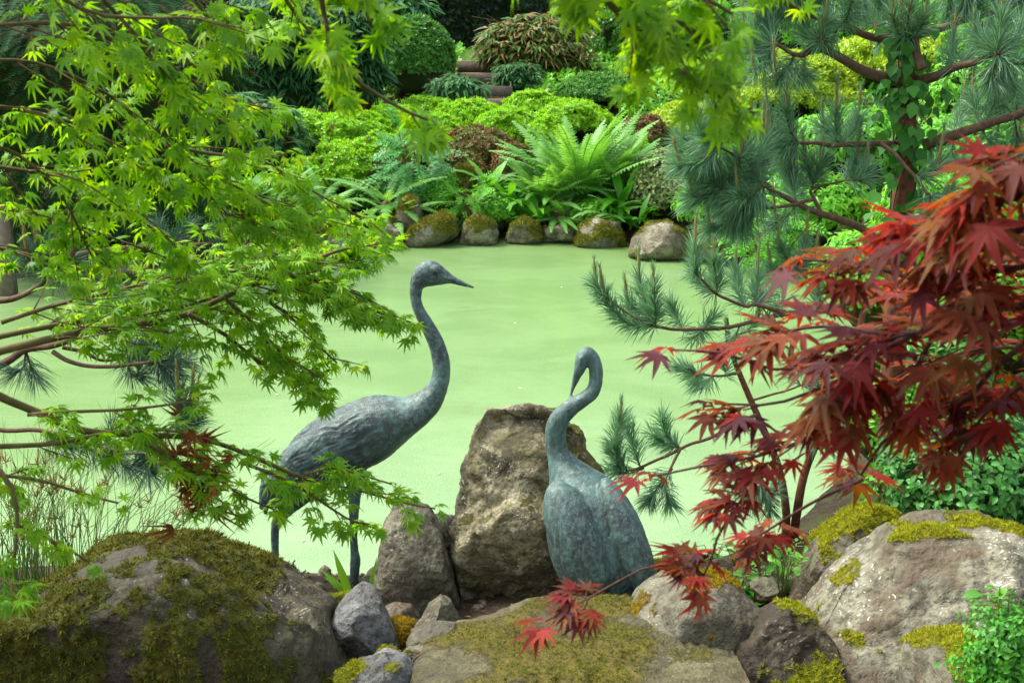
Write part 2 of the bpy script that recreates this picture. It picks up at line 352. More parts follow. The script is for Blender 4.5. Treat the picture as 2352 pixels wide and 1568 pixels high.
def pond_mat():
    k = NT('duckweed_water'); v = k.wpos()
    sv = k.n('ShaderNodeMapping', {'Vector': v, 'Scale': (1.0, 1.7, 1.0)}).outputs[0]
    fine = k.noise(110, 3, .75, v); mid = k.noise(9, 6, .75, sv); big = k.noise(.7, 6, .62, sv, .8)
    c = k.mix(k.step(big, .4, .6), L(98, 134, 68), L(112, 147, 84)); c = k.mix(k.math('MULTIPLY', k.step(mid, .45, .7), .4), c, L(88, 122, 58))
    c = k.mix(k.math('MULTIPLY', k.step(fine, .5, .66), .8), c, L(136, 168, 106)); c = k.mix(k.math('MULTIPLY', k.step(fine, .47, .32), .8), c, L(76, 106, 44))
    sk = k.math('MULTIPLY', k.step(k.noise(1.6, 7, .78, sv, 1.2), .58, .7), .6); c = k.mix(sk, c, L(104, 120, 68))
    p = k.n('ShaderNodeBsdfPrincipled', {'Base Color': c, 'Roughness': .6, 'Specular IOR Level': .3, 'Coat Weight': 1., 'Coat Roughness': .2, 'Coat IOR': 1.38})
    k.set(p, 'Normal', k.n('ShaderNodeBump', {'Strength': .5, 'Distance': .004, 'Height': fine}))
    k.set(p, 'Coat Normal', k.n('ShaderNodeBump', {'Strength': .2, 'Distance': .002, 'Height': mid})); return k.done(p)

# ------------------------------------------------------------------ terrain and pond
POND = np.array([(-9, 5.0), (-4, 5.45), (-2.6, 5.75), (-1.6, 5.85), (-.5, 5.7), (.3, 5.8), (.9, 5.9), (1.35, 6.3), (1.9, 7.4), (2.5, 9), (3.0, 11), (2.95, 12.6), (2.4, 13.9), (1.3, 14.8), (0, 15.2), (-1.2, 15.0), (-2.4, 14.3), (-3.6, 13.2), (-5.5, 12.4), (-9, 11.4), (-14, 10), (-15, 6)], float)
def pond_d(x, y):
    P = np.stack([x, y], -1); d = np.full(len(x), 1e9); ins = np.zeros(len(x), bool); n = len(POND)
    for i in range(n):
        a, b = POND[i], POND[(i+1) % n]; ab = b-a; t = np.clip(((P-a)@ab)/(ab@ab), 0, 1)
        d = np.minimum(d, np.hypot(*(P-a-t[:, None]*ab).T))
        c = ((a[1] > y) != (b[1] > y)); xi = a[0]+(y-a[1])/np.where(ab[1] == 0, 1e-9, ab[1])*ab[0]; ins ^= c & (x < xi)
    return np.where(ins, -d, d)
def terrain(x, y):
    x = np.atleast_1d(np.asarray(x, float)); y = np.atleast_1d(np.asarray(y, float)); d = pond_d(x, y)
    far = sstep(7.5, 12.5, y); z = -.5*sstep(0, .9, -d)+.09*sstep(-.05, .22, d)
    dn = np.clip(d, 0, None); z = z+(1-far)*(.05*np.minimum(dn, 1.8)+.17*np.clip(dn-1.8, 0, 4.2))+far*(.215*np.minimum(dn, 7.2)+.01*np.minimum(dn, 60))
    return z+.03*fbm(np.stack([x*1.7, y*1.7, 0*x], -1), 3, 5)*sstep(0, .3, np.abs(d))
def gz(x, y): return float(terrain(x, y)[0])
def axis(a, b, c, d, fine, coarse):
    return np.concatenate([-np.geomspace(max(b-a, 1), .3, coarse)[:-1]+b, np.arange(b, c, fine), np.geomspace(.3, d-c, coarse)+c])
gx = axis(-150, -8, 8, 150, .14, 22); gy = axis(-60, 2, 24, 300, .16, 22)
X, Yg = np.meshgrid(gx, gy); nx, ny = len(gx), len(gy)
V = np.stack([X.ravel(), Yg.ravel(), terrain(X.ravel(), Yg.ravel())], -1)
i = (np.arange(ny-1)[:, None]*nx+np.arange(nx-1)[None]).ravel(); Fq = np.stack([i, i+1, i+nx+1, i+nx], -1)
o = wmesh('ground', V, Fq, ground_mat(), smooth=True); o['kind'] = 'structure'
# the pond's surface: a sheet a little wider than the pond so that the banks cut its outline
px_ = np.linspace(-15.5, 4, 66); py_ = np.linspace(4.6, 15.8, 40); X, Yg = np.meshgrid(px_, py_); m = len(px_)
V = np.stack([X.ravel(), Yg.ravel(), 0*X.ravel()], -1); i = (np.arange(39)[:, None]*m+np.arange(m-1)[None]).ravel()
o = wmesh('pond_water', V, np.stack([i, i+1, i+m+1, i+m], -1), pond_mat()); o['kind'] = 'structure'
k = NT('petal_white'); M_PETAL = k.done(k.n('ShaderNodeBsdfPrincipled', {'Base Color': L(216, 218, 206), 'Roughness': .6}))
pt = mk_mesh('floating_petal', *oval(.3, -.1, .05), M_PETAL)
for k, (x, y, lab) in enumerate(((450, 757, 'under the sunlit middle maple bough'), (1198, 891, 'just above the tallest stone'), (700, 1238, 'between the striding crane\'s legs'), (232, 1222, 'among the rush tips at the left'), (1180, 742, 'in the open water between the two crane heads'), (1290, 660, 'farthest out, right of the raised beak'), (640, 905, 'behind the striding crane\'s back'), (1010, 1085, 'below the striding crane\'s breast'))):
    r = ray(x, y); t = CAM+r*(CAM[2]-.006)/-r[2]; o = obj('floating_petal', pt, loc=t); o.rotation_euler = (0, 0, k*1.3); o.scale = (.022, .022, .022); tag(o, 'tiny white petal on the duckweed '+lab, 'petal', 'petals on the pond')

# ------------------------------------------------------------------ rocks
def moss_tuft(k, seed, rise):
    r = np.random.default_rng(seed); V, F = [], []
    for i in range(k):
        a = 2*np.pi*i/k+r.normal(0, .4); e = rise+r.normal(0, .25); d = np.array([math.cos(a)*math.cos(e), math.sin(a)*math.cos(e), math.sin(e)])*r.uniform(.7, 1.2); s = np.array([-math.sin(a), math.cos(a), 0])*.16; n_ = len(V); V += [d*.02-s, d*.02+s, d]; F.append([n_, n_+1, n_+2])
    return np.array(V), np.array(F)
MOSS_T = [moss_tuft(4, 3, .9), moss_tuft(5, 4, .7)]
def rock(name, label, outline, Y, thick, seed, mat, sub=5, e=.72, facets=7, amp=.045, moss=None, mossmat=None, dens=9000, msize=.011, cat='boulder', group=None, smoothr=2, crack=.35, tilt=0., chip=.12, form=None):
    O = np.array(outline, float); lo, hi = O.min(0), O.max(0); cx, cy = (lo+hi)/2
    c = at(cx, cy, Y); s = mpp(cx, cy, Y); r0 = np.random.default_rng(seed)
    A = np.vstack([O, O[:1]]); D = np.concatenate([A[k]+(A[k+1]-A[k])*np.linspace(0, 1, 24)[:, None] for k in range(len(O))])
    q = (D-[cx, cy])*[s, -s]; th = np.arctan2(q[:, 1], q[:, 0]); rr = np.hypot(q[:, 0], q[:, 1])
    od = np.argsort(th); g = np.linspace(-np.pi, np.pi, 361); rad = np.interp(g, th[od], rr[od], period=2*np.pi)
    if smoothr: kk = np.ones(2*smoothr+1)/(2*smoothr+1); rad = np.convolve(np.concatenate([rad[-smoothr-1:-1], rad, rad[1:smoothr+1]]), kk, 'valid')
    Vs, F = ico(sub); a, b, n = Vs.T; t = np.arctan2(b, a); cp = np.hypot(a, b)
    rt = np.interp(t, g, rad); m = cp**e
    nn = unit(np.array([0., math.cos(tilt), -math.sin(tilt)]))  # the rock's depth axis
    vv = np.cross(RT, FW); L_ = rt*m
    size = float(rad.mean())
    P = np.stack([L_*np.cos(t), L_*np.sin(t), thick*np.sign(n)*np.abs(n)**e], -1)
    for _ in range(facets):                                        # flat faces, as broken stone has
        d = unit(r0.normal(size=3)*[1, 1, .6]+[0, 0, -1.1 if _ % 3 else 1.1]); h = (P@d); lim = h.max()*r0.uniform(.7, .9); ex = np.clip(h-lim, 0, None)
        P = P-ex[:, None]*np.array([d[0]*.4, d[1]*.4, d[2]+np.sign(d[2])*.25])
    if form is not None: P = form(P, n)
    W = c+P[:, :1]*RT+P[:, 1:2]*UP+P[:, 2:]*FW
    N = vnormals(W, F); rel = (W-c)/size
    off = seed*3.7
    h = amp*size*(fbm(rel*1.6+off, 4, seed)*1.1+.35*fbm(rel*6+off, 4, seed+9))
    cr = np.clip(ridge(rel*[1.1, 1.1, 1.1]+off, 3, seed+3)-.62, 0, 1)*2.6
    cr2 = np.clip(ridge(rel*3.1+off, 2, seed+5)-.68, 0, 1)*2.2
    h = h-size*amp*crack*(cr+.4*cr2)*1.2+size*amp*.18*fbm(rel*16+off, 3, seed+7)
    K = r0.integers(26, 40); sd_ = unit(r0.normal(size=(K, 3)))*[1, 1, thick/size]; rw = rel+.16*np.stack([fbm(rel*2.5+off+q*9, 3, seed+q) for q in (1, 2, 3)], -1)
    dd = ((rw[:, None]-sd_[None])**2).sum(-1); cell = dd.argmin(1); tl = r0.normal(size=(K, 3))*.5; so = np.sort(dd, 1); edge = np.clip((so[:, 1]-so[:, 0])*5, 0, 1)
    h = h+chip*size*(np.einsum('ij,ij->i', rw-sd_[cell], tl[cell])+r0.normal(size=K)[cell]*.12)*edge
    W = W+N*h[:, None]; N = vnormals(W, F)
    if (F is not None) and np.dot(N[np.argmax(Vs[:, 2])], FW) < 0: F = F[:, ::-1]; N = -N
    mv = np.full(len(W), -1.)
    if moss:
        bias, upw, na, fr = moss[:4]; mv = bias+upw*N[:, 2]+na*fbm(W*fr+off, 4, seed+21)
        if len(moss) > 4: mv = mv+moss[4](W, N, c)
    mk = sstep(-.12, .2, mv); W = W+N*(mk*.010*(.5+fbm(W*45, 2, seed)))[:, None]
    base = c.copy(); base[2] = W[:, 2].min()
    o = wmesh(name, W, F, mat, loc=base, smooth=True, attrs={'moss': mk, 'cav': np.clip(cr*.8+cr2*.4+(1-edge)*.35, 0, 1)}); tag(o, label, cat, group)
    if moss and mossmat and dens:
        tri = W[F]; ar = .5*np.linalg.norm(np.cross(tri[:, 1]-tri[:, 0], tri[:, 2]-tri[:, 0]), axis=1); fm = mk[F].mean(1)
        fN = N[F].mean(1); vis = np.einsum('ij,ij->i', fN, unit(CAM-tri.mean(1))) > -.35
        wgt = ar*np.where(fm > .3, fm, 0)*vis; tot = wgt.sum(); cnt = min(int(dens*1.8*tot), 16000)
        if cnt > 30:
            f = r0.choice(len(F), cnt, p=wgt/tot); u = r0.random((cnt, 2)); su = np.sqrt(u[:, :1]); bc = np.hstack([1-su, su*(1-u[:, 1:]), su*u[:, 1:]])
            T = np.einsum('nk,nkj->nj', bc, tri[f]); nrm = unit(fN[f]+.5*rvec(cnt)); M = basis(np.cross(nrm, rvec(cnt)), nrm)
            S = msize*r0.uniform(.6, 1.5, cnt)*(.6+.7*fm[f]); mb = MB(); hlf = cnt//2
            for (tv, tf), sl in zip(MOSS_T, (slice(0, hlf), slice(hlf, None))):
                Vv, Ff, a_ = scatter(tv, tf, M[sl], T[sl]-nrm[sl]*.002, S[sl], r0.random(cnt)[sl]); mb.add(Vv, Ff, a_)
            mb.wobj('moss', mossmat, o, smooth=False, stuff=True)
    return o

def left_moss(W, N, c):                                              # thick along the crest, hanging in strips down the face, bare at the right shoulder
    x, y, z = proj(W); s = fbm(W*np.array([9., 7., 1.6])+3, 4, 77)
    return .16*sstep(1340, 1265, y)+.75*s+.25*fbm(W*22., 2, 78)+.12*sstep(300, 60, x)+.1*sstep(1400, 1568, y)-.5*sstep(600, 700, x)
rock('boulder', 'large dark moss-draped boulder filling the bottom left corner',
     [(-110, 1500), (-30, 1470), (40, 1385), (120, 1345), (175, 1325), (215, 1275), (300, 1252), (420, 1250), (520, 1278), (600, 1302), (650, 1330), (690, 1362), (748, 1400), (780, 1470), (815, 1560), (840, 1700), (800, 1850), (300, 1900), (-180, 1850)],
     4.55, .5, 3, M_DARK, 6, .5, 3, .06, (.0, .2, .35, 3.2, left_moss), M_MOSS_DARK, 9000, .012, crack=.6, chip=.12)
rock('boulder', 'smooth blue-grey pointed stone leaning against the left boulder', [(757, 1420), (790, 1370), (830, 1337), (858, 1350), (892, 1415), (918, 1485), (905, 1520), (860, 1545), (800, 1545), (770, 1500)], 4.75, .16, 5, M_BLUE, 5, .8, 5, .03, (-.55, .2, .5, 5), M_MOSS_LIME, 7000, .009, 'stone', crack=.15)
rock('boulder', 'rough grey upright stone between the striding crane and the tallest stone', [(905, 1160), (930, 1140), (985, 1168), (1012, 1215), (1035, 1300), (1058, 1390), (1055, 1440), (980, 1440), (900, 1410), (862, 1375), (872, 1255), (888, 1195)], 5.25, .2, 12, M_ROCK, 5, .6, 7, .065, (-.6, .1, .4, 4), M_MOSS_OLIVE, 5000, .008, 'stone', crack=.6)
rock('boulder', 'small speckled stone wedged behind the two upright stones', [(985, 1190), (1010, 1176), (1042, 1185), (1060, 1230), (1055, 1330), (1000, 1330), (980, 1250)], 5.5, .12, 15, M_ROCK, 4, .7, 5, .06, cat='stone')
def ledge(P, n): P = P.copy(); P[:, 2] += np.clip(-n*1.6, 0, 1)*(.075*sstep(.0, .05, P[:, 1]+.02*np.sin(P[:, 0]*25)-.25*P[:, 0])+.04*sstep(.2, .3, P[:, 1])); return P
rock('boulder', 'tallest standing stone with greenish brown stains behind the preening crane', [(1105, 965), (1122, 930), (1180, 922), (1245, 908), (1288, 918), (1300, 955), (1345, 1010), (1388, 1085), (1396, 1180), (1384, 1330), (1330, 1385), (1240, 1400), (1130, 1395), (1062, 1372), (1043, 1270), (1052, 1150), (1060, 1065), (1085, 1000)], 5.45, .24, 21, M_TALL, 6, .5, 5, .07, (-.3, .15, .6, 4), M_MOSS_OLIVE, 1500, .006, 'standing stone', crack=.9, chip=.16, form=ledge)
rock('boulder', 'round beige cobble beside the pointed blue-grey stone', [(868, 1400), (905, 1382), (945, 1388), (966, 1415), (960, 1450), (900, 1455), (872, 1435)], 5.0, .09, 31, M_PINK, 4, .85, 3, .025, cat='stone')
rock('boulder', 'low cobble covered in orange moss below the round beige cobble', [(880, 1440), (910, 1422), (945, 1428), (958, 1455), (945, 1485), (895, 1485)], 4.85, .08, 32, M_OCHRE, 4, .9, 2, .02, (.35, .2, .3, 6), M_MOSS_GOLD, 14000, .009, cat='stone')
rock('boulder', 'small pyramid-shaped brown stone with a mossy foot', [(955, 1440), (985, 1385), (1012, 1365), (1035, 1380), (1062, 1432), (1050, 1465), (970, 1470)], 4.8, .1, 33, M_ROCK, 5, .85, 4, .03, (-.35, -.5, .4, 6), M_MOSS_GOLD, 9000, .008, cat='stone')
rock('boulder', 'flat grey cobble lying under the pyramid-shaped stone', [(932, 1480), (945, 1450), (990, 1430), (1045, 1432), (1072, 1462), (1060, 1495), (960, 1505)], 4.6, .12, 34, M_ROCK, 5, .8, 4, .03, (-.4, .1, .4, 6), M_MOSS_OLIVE, 6000, .008, cat='stone')
rock('boulder', 'pale flat slab of stone beside the dock leaf', [(1062, 1470), (1075, 1448), (1120, 1440), (1150, 1455), (1145, 1480), (1085, 1488)], 4.7, .1, 35, M_BLUE, 4, .7, 3, .03, cat='stone')
rock('boulder', 'white-veined bluish rock with lime moss at the bottom edge', [(775, 1560), (800, 1530), (850, 1515), (885, 1498), (930, 1508), (955, 1540), (965, 1600), (900, 1640), (790, 1640)], 4.2, .16, 36, M_BLUE, 5, .65, 8, .07, (-.3, .3, .6, 5), M_MOSS_LIME, 10000, .009, cat='stone', crack=.6)
rock('boulder', 'little mossy stone in the gap behind the pointed blue-grey stone', [(728, 1385), (760, 1370), (800, 1362), (815, 1390), (790, 1430), (740, 1425)], 5.1, .1, 37, M_PINK, 4, .8, 3, .03, (-.1, .3, .3, 6), M_MOSS_LIME, 9000, .009, cat='stone')
rock('boulder', 'crumbled small stones with a broken twig beside the slab', [(905, 1520), (935, 1490), (975, 1488), (1000, 1515), (985, 1560), (925, 1570)], 4.4, .1, 38, M_PINK, 5, .7, 6, .08, (-.3, .3, .5, 6), M_MOSS_OLIVE, 6000, .008, cat='stone', crack=.8)
def flat_top(P, n):
    cp, sp = math.cos(PITCH), math.sin(PITCH); h = P[:, 1]*cp-P[:, 2]*sp; lim = .11+.02*fbm(P*5, 3, 8)-.06*P[:, 0]*0; ex = np.clip(h-lim, 0, None)*.93
    P = P.copy(); P[:, 1] -= ex*cp; P[:, 2] += ex*sp; return P
rock('boulder', 'wide flat slab with dry olive moss along the bottom edge', [(935, 1600), (950, 1505), (1000, 1490), (1100, 1478), (1180, 1440), (1260, 1405), (1400, 1400), (1560, 1420), (1640, 1450), (1700, 1490), (1690, 1580), (1650, 1700), (1200, 1720), (960, 1690)], 4.3, .55, 41, M_SLAB, 5, .45, 4, .03, (-.08, .12, .5, 4), M_MOSS_OLIVE, 6000, .008, cat='rock slab', form=flat_top)
rock('boulder', 'pinkish bare stone at the feet of the preening crane', [(1165, 1430), (1220, 1400), (1290, 1372), (1340, 1365), (1390, 1385), (1400, 1425), (1330, 1450), (1200, 1455)], 4.95, .2, 42, M_PINK, 5, .75, 5, .04, (-.4, .2, .5, 5), M_MOSS_OLIVE, 5000, .008, cat='stone')
rock('boulder', 'rounded grey rock patched with orange-gold moss right of the preening crane', [(1440, 1400), (1480, 1350), (1540, 1315), (1600, 1306), (1660, 1325), (1715, 1370), (1750, 1400), (1755, 1450), (1700, 1500), (1560, 1510), (1450, 1470)], 4.65, .3, 43, M_OCHRE, 5, .7, 4, .05, (-.06, .05, .9, 4.5), M_MOSS_GOLD, 13000, .010, cat='rock', crack=.4)
rock('boulder', 'small stone capped with bright moss beside the preening crane', [(1490, 1325), (1505, 1295), (1540, 1288), (1568, 1300), (1572, 1340), (1500, 1350)], 5.05, .12, 44, M_PALE, 4, .8, 3, .03, (0., .4, .3, 6), M_MOSS_LIME, 12000, .009, cat='stone')
rock('boulder', 'dark chunk of rock with a bright moss cap between slab and right boulder', [(1660, 1560), (1700, 1470), (1750, 1415), (1800, 1396), (1850, 1402), (1900, 1450), (1930, 1560), (1900, 1700), (1680, 1710)], 4.4, .28, 45, M_DARK, 5, .5, 7, .1, (-.42, .5, .75, 5), M_MOSS_LIME, 11000, .010, cat='rock', crack=.6)
def right_moss(W, N, c):                                             # a strip along the top edge and patches low on the shaded face
    x, y, z = proj(W); return .62*np.exp(-((y-1222)/20)**2)*(x > 2040)*(.6+1.2*fbm(W*11, 3, 15))+.5*sstep(1390, 1440, y)*sstep(1560, 1480, y)*sstep(1880, 1950, x)*sstep(2200, 2100, x)*(.4+fbm(W*9, 3, 5))
rock('boulder', 'huge pale boulder with gold moss strips at the right edge', [(1780, 1620), (1815, 1480), (1850, 1400), (1900, 1330), (1990, 1262), (2045, 1215), (2120, 1203), (2250, 1202), (2320, 1215), (2360, 1290), (2375, 1400), (2330, 1480), (2250, 1560), (2200, 1680), (1900, 1720)], 4.6, .5, 51, M_PALE, 6, .68, 7, .05, (-.46, .38, .85, 3.2, right_moss), M_MOSS_LIME, 10000, .011, crack=.8, chip=.2)
rock('boulder', 'tilted grey rock with a moss cap behind the huge pale boulder', [(1805, 1390), (1830, 1330), (1880, 1240), (1950, 1180), (2000, 1163), (2060, 1180), (2080, 1230), (2040, 1330), (1980, 1420), (1850, 1430)], 5.1, .26, 52, M_PALE, 5, .65, 6, .06, (-.32, .55, .5, 3.5), M_MOSS_LIME, 10000, .011, cat='rock', crack=.6)
rock('boulder', 'low cream rock with mossy rim under the bottom right bush', [(2085, 1560), (2100, 1490), (2150, 1468), (2230, 1458), (2290, 1480), (2310, 1560), (2280, 1680), (2100, 1680)], 3.95, .25, 53, M_PALE, 5, .65, 5, .05, (-.3, .5, .5, 5), M_MOSS_LIME, 10000, .010, cat='rock')
rock('boulder', 'half-hidden grey stone among the weeds', [(1715, 1345), (1735, 1318), (1780, 1312), (1808, 1335), (1800, 1375), (1730, 1375)], 5.2, .12, 54, M_ROCK, 4, .8, 3, .03, cat='stone')
rock('boulder', 'flat grey stone at the waterline behind the striding crane', [(730, 1370), (790, 1352), (880, 1350), (960, 1366), (960, 1400), (760, 1400)], 5.55, .14, 55, M_PINK, 4, .8, 3, .03, cat='stone')
# far shore
for k, (lab, ol, Y, sd) in enumerate([
    ('long sloping mossy boulder at the middle of the far waterline', [(912, 555), (925, 530), (965, 505), (1020, 487), (1048, 500), (1050, 530), (1000, 552), (950, 562)], 14.75, 61),
    ('block-shaped lichened stone above the long sloping shore boulder', [(905, 530), (912, 470), (935, 450), (965, 455), (972, 500), (960, 535)], 15.0, 62),
    ('rounded mossy shore boulder right of the long sloping one', [(1056, 545), (1065, 505), (1095, 486), (1130, 495), (1146, 525), (1140, 550), (1080, 554)], 14.85, 63),
    ('small cone-shaped mossy stone at the far waterline', [(1162, 545), (1175, 515), (1205, 500), (1235, 512), (1245, 545), (1200, 552)], 14.9, 64),
    ('low dark stone under the big fern at the far waterline', [(1235, 548), (1245, 525), (1290, 515), (1320, 525), (1325, 550)], 14.95, 65),
    ('broad mossy stone under the hart\'s-tongue clump at the far waterline', [(1318, 555), (1330, 515), (1370, 500), (1420, 510), (1440, 560), (1380, 565)], 14.7, 66),
    ('big rounded pale boulder with moss top at the right of the far waterline', [(1442, 570), (1450, 540), (1490, 512), (1530, 510), (1572, 530), (1588, 565), (1560, 582), (1480, 580)], 13.9, 67),
    ('dark wide boulder behind the pine at the right shore', [(1590, 570), (1600, 520), (1640, 500), (1690, 505), (1715, 540), (1710, 575), (1640, 582)], 13.7, 68),
    ('long low mossy rock bank behind the left maple tips', [(600, 570), (640, 525), (720, 508), (790, 515), (850, 540), (860, 570), (760, 585)], 14.05, 69),
    ('dark small stone left of the long sloping shore boulder', [(860, 560), (868, 525), (895, 515), (920, 530), (922, 560)], 14.55, 70),
    ('grey shore stone behind the left pine tufts', [(255, 610), (275, 585), (310, 580), (335, 600), (325, 625), (275, 628)], 12.6, 71),
    ('brown mossy stone low in the bank behind the shrubs at far middle', [(1040, 400), (1055, 380), (1085, 385), (1095, 420), (1060, 430)], 15.6, 72)]):
    ol = [(x, min(q[1] for q in ol)+(y-min(q[1] for q in ol))*1.3) for x, y in ol]
    rock('shore_stone', lab, ol, Y, .3 if k < 11 else .2, sd, M_SHORE, 4, .7, 4, .05, (-.1, .35, .5, 3), M_MOSS_OLIVE, 2500, .02, cat='stone', group='stones along the far waterline', crack=.4)
# ------------------------------------------------------------------ bronze cranes
def bronze_mat():
    k = NT('verdigris_bronze'); v = k.obco()
    n1 = k.noise(6, 5, .6, v, .5); n2 = k.noise(45, 5, .65, v); n3 = k.noise(190, 2, .5, v)
    c = k.mix(k.step(n1, .35, .68), L(50, 60, 57), L(76, 106, 99)); c = k.mix(k.math('MULTIPLY', k.step(n2, .42, .68), .75), c, L(94, 128, 119))
    c = k.mix(k.math('MULTIPLY', k.step(k.noise(13, 4, .6, v), .52, .7), .6), c, L(54, 52, 46))
    rs = k.noise(1., 5, .65, k.n('ShaderNodeMapping', {'Vector': v, 'Scale': (42., 42., 4.)}).outputs[0]); c = k.mix(k.math('MULTIPLY', k.step(rs, .55, .7), .55), c, L(112, 146, 136)); c = k.mix(k.math('MULTIPLY', k.step(rs, .44, .3), .6), c, L(44, 46, 42))   # rain run-off down the bronze
    g = k.attr('groove'); c = k.mix(k.math('MULTIPLY', g, .8), c, L(30, 34, 34))
    nz = k.n('ShaderNodeSeparateXYZ', {0: k.n('ShaderNodeNewGeometry').outputs['Normal']}).outputs[2]
    sp = k.math('MULTIPLY', k.step(n3, .6, .72), k.step(k.math('ADD', nz, k.math('MULTIPLY', n1, .5)), .2, .9)); c = k.mix(k.math('MULTIPLY', sp, .6), c, L(160, 174, 166))   # lime specks where rain lands
    p = k.n('ShaderNodeBsdfPrincipled', {'Base Color': c, 'Metallic': .1, 'Roughness': .58, 'Specular IOR Level': .5})
    k.set(p, 'Normal', k.n('ShaderNodeBump', {'Strength': .7, 'Distance': .004, 'Height': k.math('ADD', n2, k.math('MULTIPLY', n3, .5))})); return k.done(p)
M_BRONZE = bronze_mat()
def loft(st, Y, nr=120, ns=28):
    """st: (top px, bottom px, half depth in metres, dy). Rings between the two contours; closed at both ends."""
    a = np.array([at(*s[0], Y+s[3]) for s in st]); b = np.array([at(*s[1], Y+s[3]) for s in st]); w_ = np.array([[s[2]] for s in st])
    a, b, w_ = catmull(a, nr), catmull(b, nr), catmull(w_, nr)
    c = (a+b)/2; h = (a-b)/2; ctr = np.gradient(c, axis=0); lat = unit(np.cross(ctr, h)); th = np.arange(ns)*2*np.pi/ns
    Vv = c[:, None]+np.cos(th)[None, :, None]*h[:, None]+np.sin(th)[None, :, None]*(np.abs(w_)*lat)[:, None]
    Vv = Vv.reshape(-1, 3); i = np.arange(nr-1)[:, None]*ns; j = np.arange(ns)[None]; j2 = (j+1) % ns
    Q = np.stack([i+j, i+j2, i+ns+j2, i+ns+j], -1).reshape(-1, 4); n0 = len(Vv); Vv = np.vstack([Vv, c[0], c[-1]]); jj = np.arange(ns); j2 = (jj+1) % ns
    T3 = np.vstack([np.stack([np.full(ns, n0), j2, jj], -1), np.stack([np.full(ns, n0+1), (nr-1)*ns+jj, (nr-1)*ns+j2], -1)])
    return Vv, [Q, T3]
def ellip(c, ax, sub=3):
    Vs, F = ico(sub); return c+Vs@np.array(ax, float), F
def fuse(mb, vox, smooth_it=2):
    V, F = mb.get(); me = mk_mesh('t', V, F); o = bpy.data.objects.new('t', me); COL.objects.link(o)
    m = o.modifiers.new('r', 'REMESH'); m.mode = 'VOXEL'; m.voxel_size = vox
    s = o.modifiers.new('s', 'SMOOTH'); s.iterations = smooth_it; s.factor = .5
    dg = bpy.context.evaluated_depsgraph_get(); e = bpy.data.meshes.new_from_object(o.evaluated_get(dg))
    n = len(e.vertices); V = np.empty(n*3, np.float32); e.vertices.foreach_get('co', V); N = np.empty(n*3, np.float32); e.vertices.foreach_get('normal', N)
    nq = len(e.polygons); lv = np.empty(nq*4, np.int32); e.loops.foreach_get('vertex_index', lv)
    bpy.data.objects.remove(o); bpy.data.meshes.remove(me); bpy.data.meshes.remove(e)
    return V.reshape(-1, 3).astype(float), lv.reshape(-1, 4), N.reshape(-1, 3).astype(float)
def streak(V, ax, lat, s, fl, fa):                                   # noise drawn out along ax: the engraved barbs
    q = np.stack([V@ax*fl, V@lat*fa, V@np.cross(ax, lat)*fa], -1); return ridge(q, 2, s)

def foot(mb, p, g, r=.011):
    for a in (-60, 0, 60): mb.add(*tube(catmull([p, p+[.03*math.cos(R(a)), .03*math.sin(R(a)), .0], [p[0]+.13*math.cos(R(a)), p[1]+.13*math.sin(R(a)), g+.008]], 8), np.linspace(r, r*.5, 8), 8))

# the striding crane
Y1 = 5.5
st = [((1091, 659), (1089, 663), .005, 0), ((1064, 645), (1060, 657), .009, 0), ((1040, 632), (1034, 651), .014, 0), ((1022, 616), (1016, 654), .022, 0), ((1004, 602), (1004, 655), .032, 0), ((985, 598), (992, 657), .036, 0), ((962, 606), (980, 659), .035, 0),
      ((946, 630), (972, 662), .032, 0), ((941, 658), (969, 672), .026, 0), ((942, 685), (968, 690), .025, 0), ((950, 716), (977, 712), .026, 0), ((966, 750), (995, 740), .028, 0), ((984, 793), (1018, 780), .031, 0), ((993, 832), (1033, 828), .035, 0),
      ((992, 860), (1033, 872), .040, 0), ((980, 884), (1022, 912), .050, 0), ((957, 902), (1008, 942), .064, 0), ((928, 913), (985, 968), .085, 0), ((898, 912), (955, 993), .105, 0), ((866, 909), (920, 1024), .122, 0), ((832, 916), (888, 1050), .13, 0), ((798, 932), (852, 1068), .132, 0),
      ((762, 954), (815, 1078), .128, 0), ((728, 978), (782, 1088), .118, 0), ((696, 1002), (752, 1100), .104, 0), ((668, 1022), (728, 1112), .088, 0), ((648, 1040), (706, 1122), .074, 0), ((632, 1066), (684, 1130), .062, 0), ((616, 1096), (662, 1138), .05, 0), ((606, 1126), (644, 1148), .038, 0), ((606, 1158), (628, 1164), .02, 0)]
mb = MB(); mb.add(*loft(st, Y1, 190, 36))
px1 = mpp(850, 1000, Y1); CB = at(770, 1010, Y1); ax1 = unit(at(650, 1075, Y1)-at(900, 955, Y1)); up1 = unit(np.cross(np.array([0, -1., 0]), ax1)); up1 = up1*np.sign(up1[2])
for sd in (-1, 1):                                                    # folded wings, proud of the flanks
    w_ = ellip(at(788, 1008, Y1)+np.array([0, sd*.085, 0]), [ax1*.27, np.array([0, .062, 0]), up1*.108], 4); mb.add(*w_)
    w2 = ellip(at(730, 1052, Y1)+np.array([0, sd*.07, 0]), [ax1*.22, np.array([0, .05, 0]), up1*.075], 4); mb.add(*w2)
for k in range(15):                                                   # hanging tail plumes
    t = k/14; y0 = (rng.random()-.5)*.12; p0 = at(690-40*t, 1060+20*t, Y1+y0); p2 = at(598+70*rng.random(), 1135+48*rng.random(), Y1+y0*1.2); p1 = (p0+p2)/2+np.array([-.035, 0, .02])
    mb.add(*tube(catmull([p0, p1, p2], 12), .014*np.sin(np.linspace(.5, 2.9, 12))**.6+.003, 6))
g1 = gz(at(812, 1345, Y1)[0], Y1)
